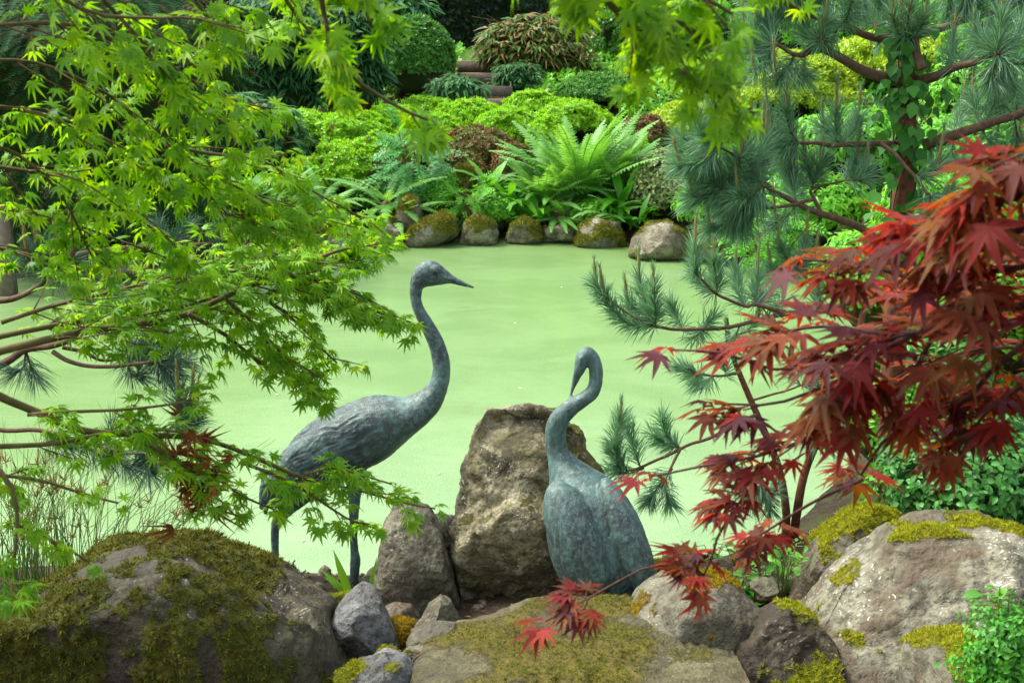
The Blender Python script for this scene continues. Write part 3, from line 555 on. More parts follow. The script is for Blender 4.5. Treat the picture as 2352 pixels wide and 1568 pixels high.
def leg(mb, pts, rad, Y, dy):
    P = np.array([at(*p, Y+d) for p, d in zip(pts, dy)]); n = 60; mb.add(*tube(catmull(P, n), np.interp(np.linspace(0, 1, n), np.linspace(0, 1, len(rad)), rad), 14)); return P[-1]
f1 = leg(mb, [(812, 1050), (815, 1095), (814, 1140), (813, 1180), (812, 1230), (814, 1262), (816, 1290), (812, 1345)], [.058, .04, .026, .02, .016, .017, .022, .017], Y1, [-.03]*8)
f2 = leg(mb, [(760, 1080), (718, 1125), (672, 1165), (642, 1192), (632, 1215), (632, 1260), (633, 1300), (634, 1340)], [.05, .032, .021, .022, .018, .016, .016, .015], Y1, [.05]*8)
foot(mb, f1, gz(f1[0], f1[1])); foot(mb, f2, gz(f2[0], f2[1]))
for sd in (-1, 1):
    ec = at(1001, 618, Y1)+np.array([0, sd*.033, 0]); mb.add(*ellip(ec, np.eye(3)*.0105, 2)); th_ = np.linspace(0, 2*np.pi, 25); mb.add(*tube(ec+np.stack([.0165*np.cos(th_), 0*th_-sd*.001, .0145*np.sin(th_)], -1), .0034, 6))
    mb.add(*tube(catmull([at(1016, 634, Y1)+np.array([0, sd*.024, 0]), at(1040, 641, Y1)+np.array([0, sd*.0135, 0]), at(1070, 652, Y1)+np.array([0, sd*.0075, 0])], 14), np.linspace(.0055, .003, 14), 6))
def finish(mb, name, label, vox, flow, bodyw, base, seed, scal):
    V, F, N = fuse(mb, vox); a, lat = flow; w_ = bodyw(V)
    s1 = streak(V+.012*np.stack([fbm(V*14, 2, 1), fbm(V*14, 2, 2), fbm(V*14, 2, 3)], -1), a, lat, seed, 13, 150); s2 = streak(V+.03*np.stack([fbm(V*7, 2, 4), fbm(V*7, 2, 5), fbm(V*7, 2, 6)], -1), a, lat, seed+4, 6, 62)
    u = V@a; vv = (V-base)@lat; zz = (V-base)@np.cross(a, lat)         # overlapping coverts: rows of rounded scales
    tt = vv*22+1.2*fbm(V*9, 2, seed+8); row = u*24+.5*np.abs(np.sin(np.pi*tt))+.6*fbm(V*6, 2, seed+9); saw = row-np.floor(row)
    h = w_*(.0026*s1+.0030*s2+scal*(saw-.5))+.0007*fbm(V*70, 3, seed+2)+(1-w_)*.0009*streak(V, a, lat, seed+11, 30, 60)
    gr = np.clip(w_*(1.0-(s2*.35+s1*.25+.45))*1.5+w_*np.clip(.25-saw, 0, 1)*scal*500, 0, 1)
    o = wmesh(name, V+N*h[:, None], F, M_BRONZE, loc=base, smooth=True, attrs={'groove': gr}); return tag(o, label, 'statue', 'bronze cranes')
def w1(V):
    x, y, z = proj(V); t = (V-at(905, 970, Y1))@ax1; return sstep(-.02, .12, t)*sstep(1150, 1105, y+.0*x)*1.0 + sstep(700, 660, x)*sstep(1180, 1165, y)*.9*(t > 0)*(y > 1105)
crane = finish(mb, 'crane_statue', 'verdigris bronze crane striding right with neck raised at the pond edge', .0054, (ax1, np.array([0, 1., 0])), lambda V: np.clip(w1(V), 0, 1), np.array([f1[0], f1[1], g1]), 3, .0012)

# the preening crane, seen from behind
Y2 = 5.15
st = [((1306, 917), (1311, 917), .005, .0), ((1311, 893), (1319, 894), .009, 0), ((1315, 868), (1331, 872), .014, .0), ((1319, 842), (1344, 850), .024, .0), ((1324, 815), (1350, 836), .030, 0), ((1342, 797), (1353, 832), .029, 0), ((1364, 802), (1352, 836), .026, 0), ((1379, 824), (1352, 846), .025, 0), ((1385, 856), (1353, 862), .025, 0),
      ((1382, 888), (1352, 880), .027, -.005), ((1370, 913), (1343, 895), .029, -.01), ((1344, 934), (1324, 907), .030, -.012), ((1322, 952), (1296, 923), .032, -.01), ((1306, 972), (1268, 948), .034, 0), ((1300, 1000), (1254, 978), .037, .01), ((1304, 1028), (1253, 1015), .043, .02), ((1322, 1050), (1258, 1055), .060, .02),
      ((1358, 1072), (1262, 1100), .095, .01), ((1400, 1098), (1258, 1150), .125, -.01), ((1438, 1140), (1255, 1200), .15, -.04), ((1458, 1195), (1262, 1260), .16, -.07), ((1478, 1252), (1280, 1316), .15, -.10), ((1490, 1300), (1308, 1362), .125, -.12), ((1486, 1350), (1340, 1398), .09, -.13), ((1480, 1395), (1390, 1425), .05, -.13)]
mb = MB(); mb.add(*loft(st, Y2, 190, 36))
ax2 = unit(at(1440, 1370, Y2-.13)-at(1330, 1080, Y2)); lat2 = unit(at(1470, 1200, Y2)-at(1270, 1250, Y2)); nrm2 = unit(np.cross(lat2, ax2)); nrm2 = nrm2*np.sign(-nrm2[1])
mb.add(*ellip(at(1326, 1238, Y2-.185), [ax2*.23, lat2*.098, nrm2*.088], 4)); mb.add(*ellip(at(1440, 1236, Y2-.175), [ax2*.24, lat2*.070, nrm2*.082], 4))
mb.add(*ellip(at(1398, 1330, Y2-.17), [ax2*.2, lat2*.09, nrm2*.05], 4))
mb.add(*ellip(at(1336, 822, Y2-.026), np.eye(3)*.008, 2))
P0 = at(1385, 1330, Y2)
for dx, dy in ((-.05, .0), (.05, .05)):
    q = P0+np.array([dx, dy, 0]); g = gz(q[0], q[1]); mb.add(*tube(np.linspace(q, [q[0], q[1], g-.02], 10), np.linspace(.03, .016, 10), 12)); foot(mb, np.array([q[0], q[1], g+.01]), g)
def w2_(V):
    x, y, z = proj(V); return .75*sstep(1120, 1190, y)
base2 = np.array([P0[0], P0[1], gz(P0[0], P0[1])])
crane2 = finish(mb, 'crane_statue', 'verdigris bronze crane seen from behind with head bent down preening', .0054, (ax2, lat2), w2_, base2, 17, .0)
# ------------------------------------------------------------------ maples
M_MBARK = bark_mat('maple_bark', (78, 74, 40), (104, 94, 56), 25, .8)
M_MTWIG = bark_mat('maple_twig', (78, 62, 36), (98, 70, 42), 40, .8)
M_RBARK = bark_mat('red_maple_bark', (52, 30, 28), (84, 50, 42), 40, .6)
M_GREEN = leaf_mat('maple_leaf_green', [(78, 130, 14), (102, 156, 16), (122, 172, 20), (92, 146, 14), (146, 184, 26)], .5, .4, .3, (1.9, 1.65, .35, 1))
M_GREEN2 = leaf_mat('maple_leaf_green_shade', [(58, 112, 22), (76, 132, 24), (92, 150, 28)], .5, .4, .35, (1.9, 1.6, .35, 1))
M_RED = leaf_mat('maple_leaf_red', [(124, 36, 30), (132, 68, 32), (70, 40, 48), (122, 84, 38), (112, 36, 34), (152, 48, 34), (120, 38, 36), (84, 48, 58), (132, 70, 38), (66, 38, 48)], .42, .55, .18, (2.3, 1.7, .6, 1))
M_DEAD = leaf_mat('dead_leaf', [(104, 60, 22), (128, 78, 30), (88, 48, 20)], .2, .7, .2)
def spray(P, r0, r1, tw_len, tw_step, leaf, seed, t0=.05, upw=.55, camw=.5, droop=.35, spread=1., plane=(0, -.5, .75), pn=.45, down=.15, nj=.32):
    plane = np.array(plane)
    """A branch along P with side twigs in opposite pairs; returns tube, twigs and leaf frames."""
    r = np.random.default_rng(seed); L_ = np.sum(np.linalg.norm(np.diff(P, axis=0), axis=1)); n = max(8, int(L_/.03)); Q = catmull(P, n)
    Q = Q+.006*np.stack([fbm(Q*6+seed, 2, seed), fbm(Q*6+seed+40, 2, seed), fbm(Q*6+seed+80, 2, seed)], -1)
    T = unit(np.gradient(Q, axis=0)); br = (Q, np.linspace(r0, r1, n)); tw = []; D = []; Nn = []; X = []; S = []
    def leafpair(p, d, k):
        for s in k:
            side = unit(np.cross(d, r.normal(size=3)*pn+plane)); ld = unit(d*r.uniform(.3, .9)+side*s*r.uniform(.5, 1.)+np.array([0, 0, -droop*r.uniform(.3, 1.4)])+r.normal(0, .15, 3))
            nn = unit(np.array([0, 0, 1.])*upw+np.array([0, -1., .1])*camw+r.normal(0, nj, 3)); sz = leaf*r.uniform(.72, 1.15)
            X.append(p+ld*sz*.5); D.append(ld); Nn.append(nn); S.append(sz)
    m = max(2, int(L_*(1-t0)/tw_step))
    for q in range(m):
        t = t0+(1-t0)*(q+r.random()*.6)/m; i = min(int(t*(n-1)), n-1)
        for s in (-1, 1):
            if r.random() < .18: continue
            side = unit(np.cross(T[i], unit(r.normal(size=3)*pn+plane))); a = r.uniform(.5, 1.05)*spread
            d = unit(T[i]*math.cos(a)+side*s*math.sin(a)); ln = tw_len*r.uniform(.45, 1.15)*(1-.45*t); k = max(3, int(ln/.04)); p = Q[i].copy(); pts = [p.copy()]
            for z in range(k):
                d = unit(d+T[i]*.08+np.array([0, 0, -down*r.uniform(.2, 1.)])*.35+r.normal(0, .09, 3)); p = p+d*ln/k; pts.append(p.copy())
                if z > 0 or k < 4: leafpair(p, d, (-1, 1) if r.random() < .9 else (1,))
            leafpair(p, d, (-1, 0, 1)); tw.append((np.array(pts), np.linspace(max(.0016, r1*.7), .0009, len(pts))))
    leafpair(Q[-1], T[-1], (-1, 0, 1))
    return br, tw, np.array(X), np.array(D), np.array(Nn), np.array(S)
def px_path(pts, Y0, Y1=None):
    Y1 = Y0 if Y1 is None else Y1; k = len(pts); return np.array([at(x, y, Y0+(Y1-Y0)*i/max(1, k-1)) for i, (x, y) in enumerate(pts)])
def bough_tree(root, specs, barkm, twigm, leafm, tmpl, trunk, nmax, seed, leafy=None):
    XX, DD, NN, SS = [], [], [], []
    for tp, tr in trunk:
        mb = MB(); n = 40; mb.add(*tube(catmull(tp, n), np.interp(np.linspace(0, 1, n), np.linspace(0, 1, len(tr)), tr), 12)); lo = mb.wobj('trunk' if tr[0] > .03 else 'limb', barkm, root)
        if tr[0] <= .03 and leafy:                                  # the limbs outside the picture carry leaves as well
            br, tw, X, D, Nn, S = spray(np.array(tp, float), tr[0], tr[-1], seed=seed+len(XX)*13+500, t0=.25, **leafy); x, y, z = proj(X); q = (x < -40) | (x > 2400) | (y < -40) | (z < .3)
            t = MB()
            for w_ in tw:
                x1, y1, z1 = proj(w_[0]); 
                if np.all((x1 < -20) | (x1 > 2380) | (y1 < -20) | (z1 < .3)): t.add(*tube(*w_, 4))
            if t.n: t.wobj('twigs', twigm, lo, stuff=True)
            XX.append(X[q]); DD.append(D[q]); NN.append(Nn[q]); SS.append(S[q])
    for k, (P, kw) in enumerate(specs):
        br, tw, X, D, Nn, S = spray(P, seed=seed+k*7, **kw); b = MB(); b.add(*tube(*br, 7)); bo = b.wobj('branch', barkm, root)
        t = MB()
        for q in tw: t.add(*tube(*q, 4))
        if tw: t.wobj('twigs', twigm, bo, stuff=True)
        XX.append(X); DD.append(D); NN.append(Nn); SS.append(S)
    X, D, Nn, S = map(np.concatenate, (XX, DD, NN, SS))
    put_leaves(root, tmpl, basis(D, Nn), X, S, leafm, nmax)
    return X
def kw(r0, r1, tl, ts, leaf, **k): return dict(r0=r0, r1=r1, tw_len=tl, tw_step=ts, leaf=leaf, **k)

# green maple at the left
gb = np.array([-2.6, 2.3, gz(-2.6, 2.3)])
root = empty('green_maple', gb, 'bright green maple reaching in from the left over the pond', 'tree')
S_ = []
KL, KT, KS = .62, .9, .62          # leaf size, twig length and twig spacing against the first estimate
def add(pts, Y0, Y1, r0, r1, tl, ts, leaf, **k): S_.append((px_path(pts, Y0, Y1), kw(r0, r1, tl*KT, ts*KS, leaf*KL, **k)))
FLAT = dict(upw=1., camw=.15, droop=.22, plane=(0, -.3, 1.), pn=.3, nj=.28)
# the middle bough with the sunlit top
add([(-60, 822), (120, 775), (300, 750), (420, 725), (560, 660), (700, 602), (790, 572), (840, 566)], 2.7, 3.2, .009, .003, .20, .065, .050, t0=.12, **FLAT)
add([(-60, 790), (120, 748), (220, 730), (340, 722), (430, 702), (520, 672)], 2.75, 3.05, .0065, .003, .20, .06, .050, t0=.08, **FLAT)
add([(560, 660), (660, 640), (760, 650), (850, 690), (905, 735)], 3.0, 3.25, .005, .002, .17, .055, .048, **FLAT)
add([(430, 722), (520, 770), (600, 830), (690, 870), (750, 900)], 2.9, 3.1, .005, .002, .14, .05, .046, **FLAT)
add([(600, 680), (680, 740), (740, 800), (775, 830)], 3.0, 3.2, .004, .002, .15, .05, .046, **FLAT)
add([(520, 690), (600, 760), (660, 820), (740, 870)], 2.9, 3.05, .004, .002, .16, .045, .046, **FLAT)
add([(640, 640), (720, 620), (800, 590), (870, 555)], 3.1, 3.3, .004, .002, .15, .05, .046, **FLAT)
add([(250, 740), (350, 680), (480, 620), (600, 590), (700, 580)], 2.8, 3.1, .005, .002, .19, .045, .050, **FLAT)
add([(0, 740), (120, 700), (250, 670), (380, 640), (480, 620)], 2.7, 2.9, .005, .002, .18, .045, .050, **FLAT)
add([(480, 640), (600, 610), (690, 640), (800, 690), (880, 720)], 2.9, 3.2, .004, .002, .15, .045, .048, **FLAT)
KT, KS = .62, 1.35
# lower boughs
add([(-60, 885), (60, 935), (200, 992), (340, 1002), (470, 1012), (600, 1055), (720, 1100), (830, 1130), (1000, 1168)], 2.6, 3.1, .009, .002, .16, .06, .050, t0=.15, down=.1, **FLAT)
add([(-60, 1032), (100, 1022), (240, 995), (360, 985), (470, 1000)], 2.6, 2.8, .006, .002, .13, .06, .050, t0=.2, **FLAT)
add([(60, 950), (180, 945), (300, 940), (400, 925), (470, 900)], 2.65, 2.8, .004, .002, .12, .06, .050, **FLAT)
add([(420, 1010), (480, 1080), (560, 1140), (640, 1175)], 2.75, 2.9, .004, .002, .14, .05, .050, **FLAT)
add([(560, 1060), (640, 1090), (720, 1140), (800, 1190), (850, 1200)], 2.85, 3.05, .004, .002, .13, .05, .050, **FLAT)
add([(700, 1090), (770, 1075), (830, 1090), (900, 1110)], 2.9, 3.05, .003, .002, .12, .05, .050, **FLAT)
add([(300, 1000), (400, 1060), (470, 1120), (540, 1180)], 2.7, 2.8, .004, .002, .12, .055, .050, **FLAT)
# lower left
add([(-40, 1045), (20, 1110), (40, 1190), (35, 1270), (20, 1330)], 2.3, 2.3, .005, .002, .12, .06, .048, **FLAT)
add([(-40, 1085), (80, 1100), (180, 1130), (270, 1155)], 2.4, 2.5, .004, .002, .11, .06, .046, **FLAT)
add([(30, 1200), (90, 1230), (150, 1260), (200, 1290)], 2.3, 2.4, .003, .002, .09, .07, .046, **FLAT)
add([(-40, 1310), (20, 1340), (50, 1370)], 2.1, 2.1, .003, .002, .07, .08, .042, **FLAT)
KT, KS = .9, .95
def addu(*a, **k): add(*a, **dict(dict(upw=.8, camw=.3, droop=.28, plane=(0, -.35, .9), pn=.35, nj=.3), **k))
KL = .58
# upper boughs
addu([(-60, 140), (90, 150), (250, 222), (330, 300), (382, 353), (450, 420), (540, 504), (640, 585)], 2.3, 2.8, .0032, .0015, .22, .055, .052, t0=.08)
addu([(-60, 310), (60, 370), (140, 450), (190, 540), (220, 600)], 2.4, 2.6, .0038, .0016, .22, .05, .052)
addu([(-40, 378), (130, 403), (260, 440), (324, 504), (420, 560)], 2.5, 2.8, .0038, .0016, .2, .05, .052)
addu([(200, -40), (245, 11), (342, 104), (432, 173), (480, 212), (560, 240), (620, 250)], 2.2, 2.6, .0038, .0016, .18, .055, .054)
addu([(342, 104), (396, 117), (470, 110), (551, 94), (600, 110)], 2.35, 2.5, .004, .002, .15, .055, .052)
addu([(330, 320), (450, 349), (562, 360), (634, 382), (702, 428), (792, 479), (860, 520)], 2.6, 3.1, .0038, .0016, .15, .055, .048)
addu([(380, 355), (480, 400), (560, 440), (660, 470), (760, 520)], 2.6, 2.9, .0032, .0015, .17, .05, .050)
addu([(430, 430), (540, 480), (640, 500), (720, 540)], 2.7, 2.9, .004, .002, .15, .05, .050)
addu([(-40, 240), (80, 260), (200, 300), (300, 370), (400, 450)], 2.3, 2.6, .0038, .0016, .22, .05, .054)
addu([(-40, 60), (100, 50), (220, 80), (340, 150), (440, 240), (540, 300)], 2.15, 2.5, .0038, .0016, .2, .055, .056)
addu([(-40, 480), (60, 490), (180, 520), (300, 560), (400, 600)], 2.5, 2.8, .0032, .0015, .18, .055, .050)
addu([(100, -40), (200, 20), (330, 40), (450, 40), (540, 60)], 2.0, 2.2, .0032, .0015, .18, .055, .056)
addu([(-40, 560), (60, 580), (160, 610), (240, 650)], 2.6, 2.8, .004, .002, .17, .06, .050)
addu([(420, -40), (470, 30), (520, 90)], 2.2, 2.3, .004, .002, .15, .06, .054)
addu([(630, -50), (665, 10), (700, 60), (735, 90)], 2.3, 2.4, .004, .002, .12, .06, .052)
TL = [(np.array([gb-[0, 0, .1], [-2.55, 2.35, 1.0], [-2.35, 2.4, 1.7], [-2.15, 2.4, 2.4], [-2.0, 2.35, 3.2]]), [.09, .075, .06, .05, .04])]
for (Y, xy, z0) in ((2.7, (-60, 822), 1.5), (2.75, (-60, 790), 1.55), (2.6, (-60, 885), 1.3), (2.6, (-60, 1032), 1.2), (2.3, (-60, 140), 2.3), (2.4, (-60, 310), 2.2), (2.5, (-40, 378), 2.0), (2.3, (-40, 240), 2.25), (2.15, (-40, 60), 2.4), (2.2, (200, -40), 2.7), (2.0, (100, -40), 2.7), (2.5, (-40, 480), 1.9), (2.6, (-40, 560), 1.8), (2.3, (-40, 1045), 1.2), (2.4, (-40, 1085), 1.2), (2.1, (-40, 1310), 1.0), (2.2, (420, -40), 2.9), (2.3, (630, -50), 3.0)):
    e = at(*xy, Y); zt = np.array([0, 0, 0.]); tpos = np.array([np.interp(z0, [0, 1, 1.7, 2.4, 3.2], [-2.6, -2.55, -2.35, -2.15, -2.0]), 2.37, z0]); mid = (e+tpos)/2+np.array([0, .0, .05 if z0 < 2.5 else .25])
    TL.append((np.array([tpos, mid, e]), [.010, .0075, .005 if z0 > 1.6 else .007]))
bough_tree(root, S_, M_MBARK, M_MTWIG, M_GREEN, MAPLE, TL, 300, 100, dict(tw_len=.16, tw_step=.07, leaf=.033, upw=.8, camw=.3))
# brown dead cluster caught in the lower bough
n = 34; c = at(440, 1085, 2.75); Tn = c+rng.normal(size=(n, 3))*[.035, .03, .04]; dr = unit(rng.normal(size=(n, 3))*.6+[0, -.1, -1])
dc = empty('dead_leaf_cluster', c, 'withered brown leaf cluster caught in the lower maple bough', 'dead leaves')
put_leaves(dc, [maple_leaf(31, .8, 1.1), maple_leaf(32, .7, 1.5)], basis(dr, rvec(n)), Tn, rng.uniform(.03, .05, n), M_DEAD, 60)

# green maple overhead: sprays hanging in from the top edge
hb = np.array([.9, -1.0, gz(.9, -1.0)])
root = empty('overhead_maple', hb, 'green maple whose sprays hang in from the top edge', 'tree')
KL, KT, KS = .54, .62, 1.2
S_ = []
add([(728, -60), (738, -5), (750, 65), (780, 150), (850, 207), (930, 257), (985, 280)], 1.75, 1.9, .004, .0018, .11, .045, .056, t0=.0, camw=.8)
add([(780, -60), (800, -25), (830, 15), (850, 65)], 1.8, 1.85, .004, .0018, .1, .05, .056, camw=.8)
add([(1230, -60), (1330, -35), (1410, 25), (1480, 105), (1560, 167), (1640, 223), (1735, 267)], 1.5, 1.7, .005, .002, .11, .045, .054, t0=.05, camw=.7)
add([(1290, -60), (1400, -35), (1500, 15), (1590, 65), (1660, 125)], 1.5, 1.65, .004, .002, .12, .045, .054, camw=.7)
add([(1400, -60), (1500, -50), (1600, -15), (1680, 35)], 1.5, 1.6, .004, .002, .12, .045, .054, camw=.7)
add([(1560, 160), (1600, 185), (1660, 205), (1700, 245)], 1.6, 1.7, .003, .002, .09, .04, .052, camw=.7)
add([(1440, 55), (1490, 75), (1560, 85), (1620, 145)], 1.55, 1.65, .003, .002, .1, .045, .052, camw=.7)
add([(1650, -60), (1720, -45), (1790, -5), (1830, 17)], 1.9, 2.0, .003, .002, .09, .06, .05, camw=.7)
TL = [(np.array([hb-[0, 0, .1], [.85, -.9, 1.4], [.7, -.6, 2.3], [.5, -.1, 3.0], [.3, .6, 3.4]]), [.08, .07, .055, .04, .03])]
for xy, Y in (((728, -60), 1.75), ((780, -60), 1.8), ((1230, -60), 1.5), ((1290, -60), 1.5), ((1400, -60), 1.5), ((1650, -60), 1.9)):
    e = at(*xy, Y); TL.append((np.array([[.35, .45, 3.3], (e+np.array([.35, .45, 3.3]))/2+[0, .15, .12], e]), [.010, .007, .004]))
bough_tree(root, S_, M_MBARK, M_MTWIG, M_GREEN, MAPLE, TL, 300, 400, dict(tw_len=.14, tw_step=.09, leaf=.032, upw=.8, camw=.3))

# red maple at the right
rb = np.array([1.75, 1.45, gz(1.75, 1.45)])
root = empty('red_maple', rb, 'dark red maple reaching in from the right in the foreground', 'tree')
KL, KT, KS = .69, .95, 1.75
S_ = []
rk = dict(upw=1., camw=.05, droop=.12, down=.12, plane=(0, -.25, 1.), pn=.16, nj=.17)
add([(2420, 695), (2232, 710), (2153, 747), (2065, 791), (2003, 831), (1951, 901), (1900, 960)], 1.53, 1.78, .005, .0018, .14, .06, .075, t0=.0, **rk)
add([(2420, 730), (2197, 760), (2021, 767), (1889, 751), (1760, 770)], 1.63, 1.83, .004, .0018, .12, .065, .075, **rk)
add([(2420, 740), (2285, 844), (2219, 914), (2144, 967), (2043, 1002), (1977, 1095)], 1.58, 1.88, .004, .0018, .13, .06, .07, **rk)
add([(2420, 600), (2260, 620), (2120, 640), (1980, 610), (1840, 590)], 1.53, 1.73, .004, .0018, .11, .06, .078, **rk)
add([(2420, 420), (2320, 450), (2220, 500), (2100, 540), (2000, 560)], 1.48, 1.63, .004, .0018, .1, .06, .078, **rk)
add([(2420, 330), (2370, 350), (2310, 400), (2260, 440)], 1.43, 1.48, .003, .0018, .06, .08, .078, **rk)
add([(2420, 500), (2330, 540), (2230, 590), (2150, 650)], 1.48, 1.58, .004, .0018, .1, .055, .075, **rk)
add([(2021, 767), (1900, 830), (1780, 850), (1660, 810), (1540, 800)], 1.78, 1.88, .003, .0015, .08, .075, .07, **rk)
add([(2003, 831), (1880, 890), (1760, 930), (1640, 930)], 1.78, 1.88, .003, .0015, .08, .07, .07, **rk)
add([(1951, 901), (1860, 1000), (1740, 1050), (1600, 1070), (1500, 1085)], 1.78, 1.93, .003, .0015, .08, .07, .066, **rk)
add([(2420, 850), (2320, 900), (2250, 960), (2200, 1050)], 1.68, 1.78, .003, .0015, .1, .07, .07, **rk)
add([(2153, 747), (2080, 880), (1990, 930), (1900, 960)], 1.68, 1.78, .003, .0015, .1, .06, .068, **rk)
add([(2420, 660), (2300, 690), (2200, 660), (2090, 690)], 1.78, 1.98, .003, .0015, .13, .05, .072, **rk)
add([(2420, 800), (2280, 800), (2150, 830), (2060, 870)], 1.88, 2.08, .003, .0015, .14, .055, .07, **rk)
add([(2420, 560), (2300, 580), (2180, 600), (2080, 650)], 1.88, 2.08, .003, .0015, .13, .055, .072, **rk)
add([(1977, 1095), (1880, 1140), (1800, 1190), (1740, 1230)], 1.88, 1.98, .003, .0015, .08, .07, .062, **rk)
add([(1740, 1130), (1715, 1141), (1655, 1225), (1637, 1273), (1610, 1330)], 1.88, 1.88, .0025, .0014, .05, .1, .058, **rk)
add([(1610, 1320), (1540, 1300), (1480, 1305), (1400, 1345), (1310, 1395), (1250, 1425)], 1.88, 1.83, .002, .0012, .035, .13, .058, **rk)
TL = [(np.array([rb-[0, 0, .1], [1.68, 1.45, .9], [1.58, 1.5, 1.5], [1.45, 1.5, 2.0], [1.3, 1.45, 2.4]]), [.05, .04, .03, .022, .015])]
for xy, Y in (((2420, 695), 1.53), ((2420, 730), 1.63), ((2420, 740), 1.58), ((2420, 600), 1.53), ((2420, 420), 1.48), ((2420, 330), 1.43), ((2420, 500), 1.48), ((2420, 850), 1.68), ((2420, 660), 1.78), ((2420, 800), 1.88), ((2420, 560), 1.88)):
    e = at(*xy, Y); z0 = e[2]-.15; tp = np.array([np.interp(z0, [.9, 1.5, 2.0, 2.4], [1.68, 1.58, 1.45, 1.3]), 1.5, z0]); TL.append((np.array([tp-[0, 0, .1], tp*.7+e*.3+[0, .03, -.02], tp*.3+e*.7+[0, -.02, .035], e]), [.009, .007, .0055, .0045]))
bough_tree(root, S_, M_RBARK, M_RBARK, M_RED, REDL, TL, 300, 700, dict(tw_len=.14, tw_step=.08, leaf=.05, upw=1., camw=.1, plane=(0, -.2, 1.), pn=.25))

# ------------------------------------------------------------------ pines
M_PBARK = bark_mat('pine_bark', (78, 60, 46), (106, 84, 64), 45)
M_PTRUNK = bark_mat('pine_trunk', (72, 46, 32), (118, 74, 50), 28)
M_NEEDLE = leaf_mat('pine_needle', [(80, 124, 94), (100, 144, 112), (124, 164, 130), (88, 130, 88)], .38, .4, .5, (1.2, 1.3, .8, 1))
M_NEEDLE_D = leaf_mat('pine_needle_dark', [(44, 82, 64), (56, 94, 72), (74, 110, 80)], .25, .4, .5, (1.2, 1.3, .8, 1))
M_CANDLE = leaf_mat('pine_candle', [(150, 128, 62), (132, 124, 60), (158, 120, 66)], .1, .6, .3)
def tuft(nd, cn, P, nlen, cnt, seed, ang=(.5, 1.25), width=.0022, candle=False, wood=None, wr=.004):
    """Needles set round a shoot along P."""
    r = np.random.default_rng(seed); n = 12; Q = catmull(P, n); T = unit(np.gradient(Q, axis=0)); t = r.random(cnt)**.75; i = np.minimum((t*(n-1)).astype(int), n-2); f = (t*(n-1)-i)[:, None]
    p = Q[i]*(1-f)+Q[i+1]*f; T = T[i]; s = unit(np.cross(T, unit(r.normal(size=(cnt, 3))))); a = r.uniform(*ang, cnt)*(1.15-.5*t); a = a[:, None]
    d = unit(T*np.cos(a)+s*np.sin(a)+np.array([0, 0, .06])); ln = nlen*r.uniform(.7, 1.12, cnt)[:, None]; w_ = unit(np.cross(d, r.normal(size=(cnt, 3))))*width
    mid = p+d*ln*.55+np.array([0, 0, .01])*ln; tip = p+d*ln+np.array([0, 0, -.16])*ln*(1-np.abs(d[:, 2:]))
    V = np.stack([p-w_*.8, p+w_*.8, mid+w_, mid-w_, tip], 1).reshape(-1, 3); k = np.arange(cnt)[:, None]*5
    nd.add(V, [np.concatenate([k+0, k+1, k+2, k+3], 1), np.concatenate([k+3, k+2, k+4], 1)], np.repeat(r.random(cnt), 5))
    if wood is not None: wood.add(*tube(Q, np.linspace(wr, wr*.5, n), 5))
    if candle:
        c0 = Q[-1]; td = unit(Q[-1]-Q[-2]+np.array([0, 0, .08])); ln = nlen*r.uniform(.9, 1.7); cn.add(*tube(np.linspace(c0-td*.02, c0+td*ln, 6), np.array([.006, .0068, .0062, .0056, .005, .0025]), 6), a=r.random())
        m = 130; tt = r.random(m); pp = c0+td[None]*(ln*tt)[:, None]; ss = unit(np.cross(td[None], r.normal(size=(m, 3)))); dd = unit(td*1.+ss*.45); l2 = nlen*.34*r.uniform(.6, 1.3, m)[:, None]; w2 = unit(np.cross(dd, r.normal(size=(m, 3))))*width*.8
        V = np.stack([pp-w2, pp+w2, pp+dd*l2], 1).reshape(-1, 3); nd.add(V, np.arange(m*3).reshape(-1, 3), np.repeat(r.random(m), 3))
def pine(root, branches, tufts, nlen, mat_n, seed, wid=.0022, barkm=None):
    """branches: (px path, Y0, Y1, r0, r1, tufts along it); tufts: extra (px base, px tip, Y)."""
    barkm = barkm or M_PBARK
    for k, (pts, Y0, Y1, r0, r1, tl) in enumerate(branches):
        P = px_path(pts, Y0, Y1); n = 36; Q = catmull(P, n); Q = Q+.012*np.stack([fbm(Q*5, 2, 60+k), fbm(Q*5+30, 2, 61+k), fbm(Q*5+60, 2, 62+k)], -1); b = MB(); b.add(*tube(Q, np.linspace(r0, r1, n), 8)); nd, cn = MB(), MB(); tl = [(a, b_, c_, d_, e_, int(f_*1.6), g_) for a, b_, c_, d_, e_, f_, g_ in tl]
        r = np.random.default_rng(seed+k)
        for (bx, by, tx, ty, dY, cnt, cd_) in tl:
            q = min(1, max(0, 0)); i = np.argmin(np.hypot(*(np.stack(proj(Q)[:2], -1)-[bx, by]).T)); Yb = Q[i][1]
            p0 = at(bx, by, Yb); p2 = at(tx, ty, Yb+dY); p1 = (p0+p2)/2+r.normal(0, .012, 3)+[0, 0, -.02]
            if np.linalg.norm(p0-Q[i]) > .02: b.add(*tube(catmull([Q[i], (Q[i]+p0)/2+[0, 0, -.01], p0], 8), np.linspace(.006, .0045, 8), 6))
            tuft(nd, cn, [p0, p1, p2], nlen, cnt, seed*31+k*17+int(bx+ty), width=wid, candle=cd_, wood=b)
        bo = b.wobj('branch', barkm, root)
        if nd.n: nd.wobj('needles', mat_n, bo, smooth=False, stuff=True)
        if cn.n: cn.wobj('candles', M_CANDLE, bo, stuff=True)
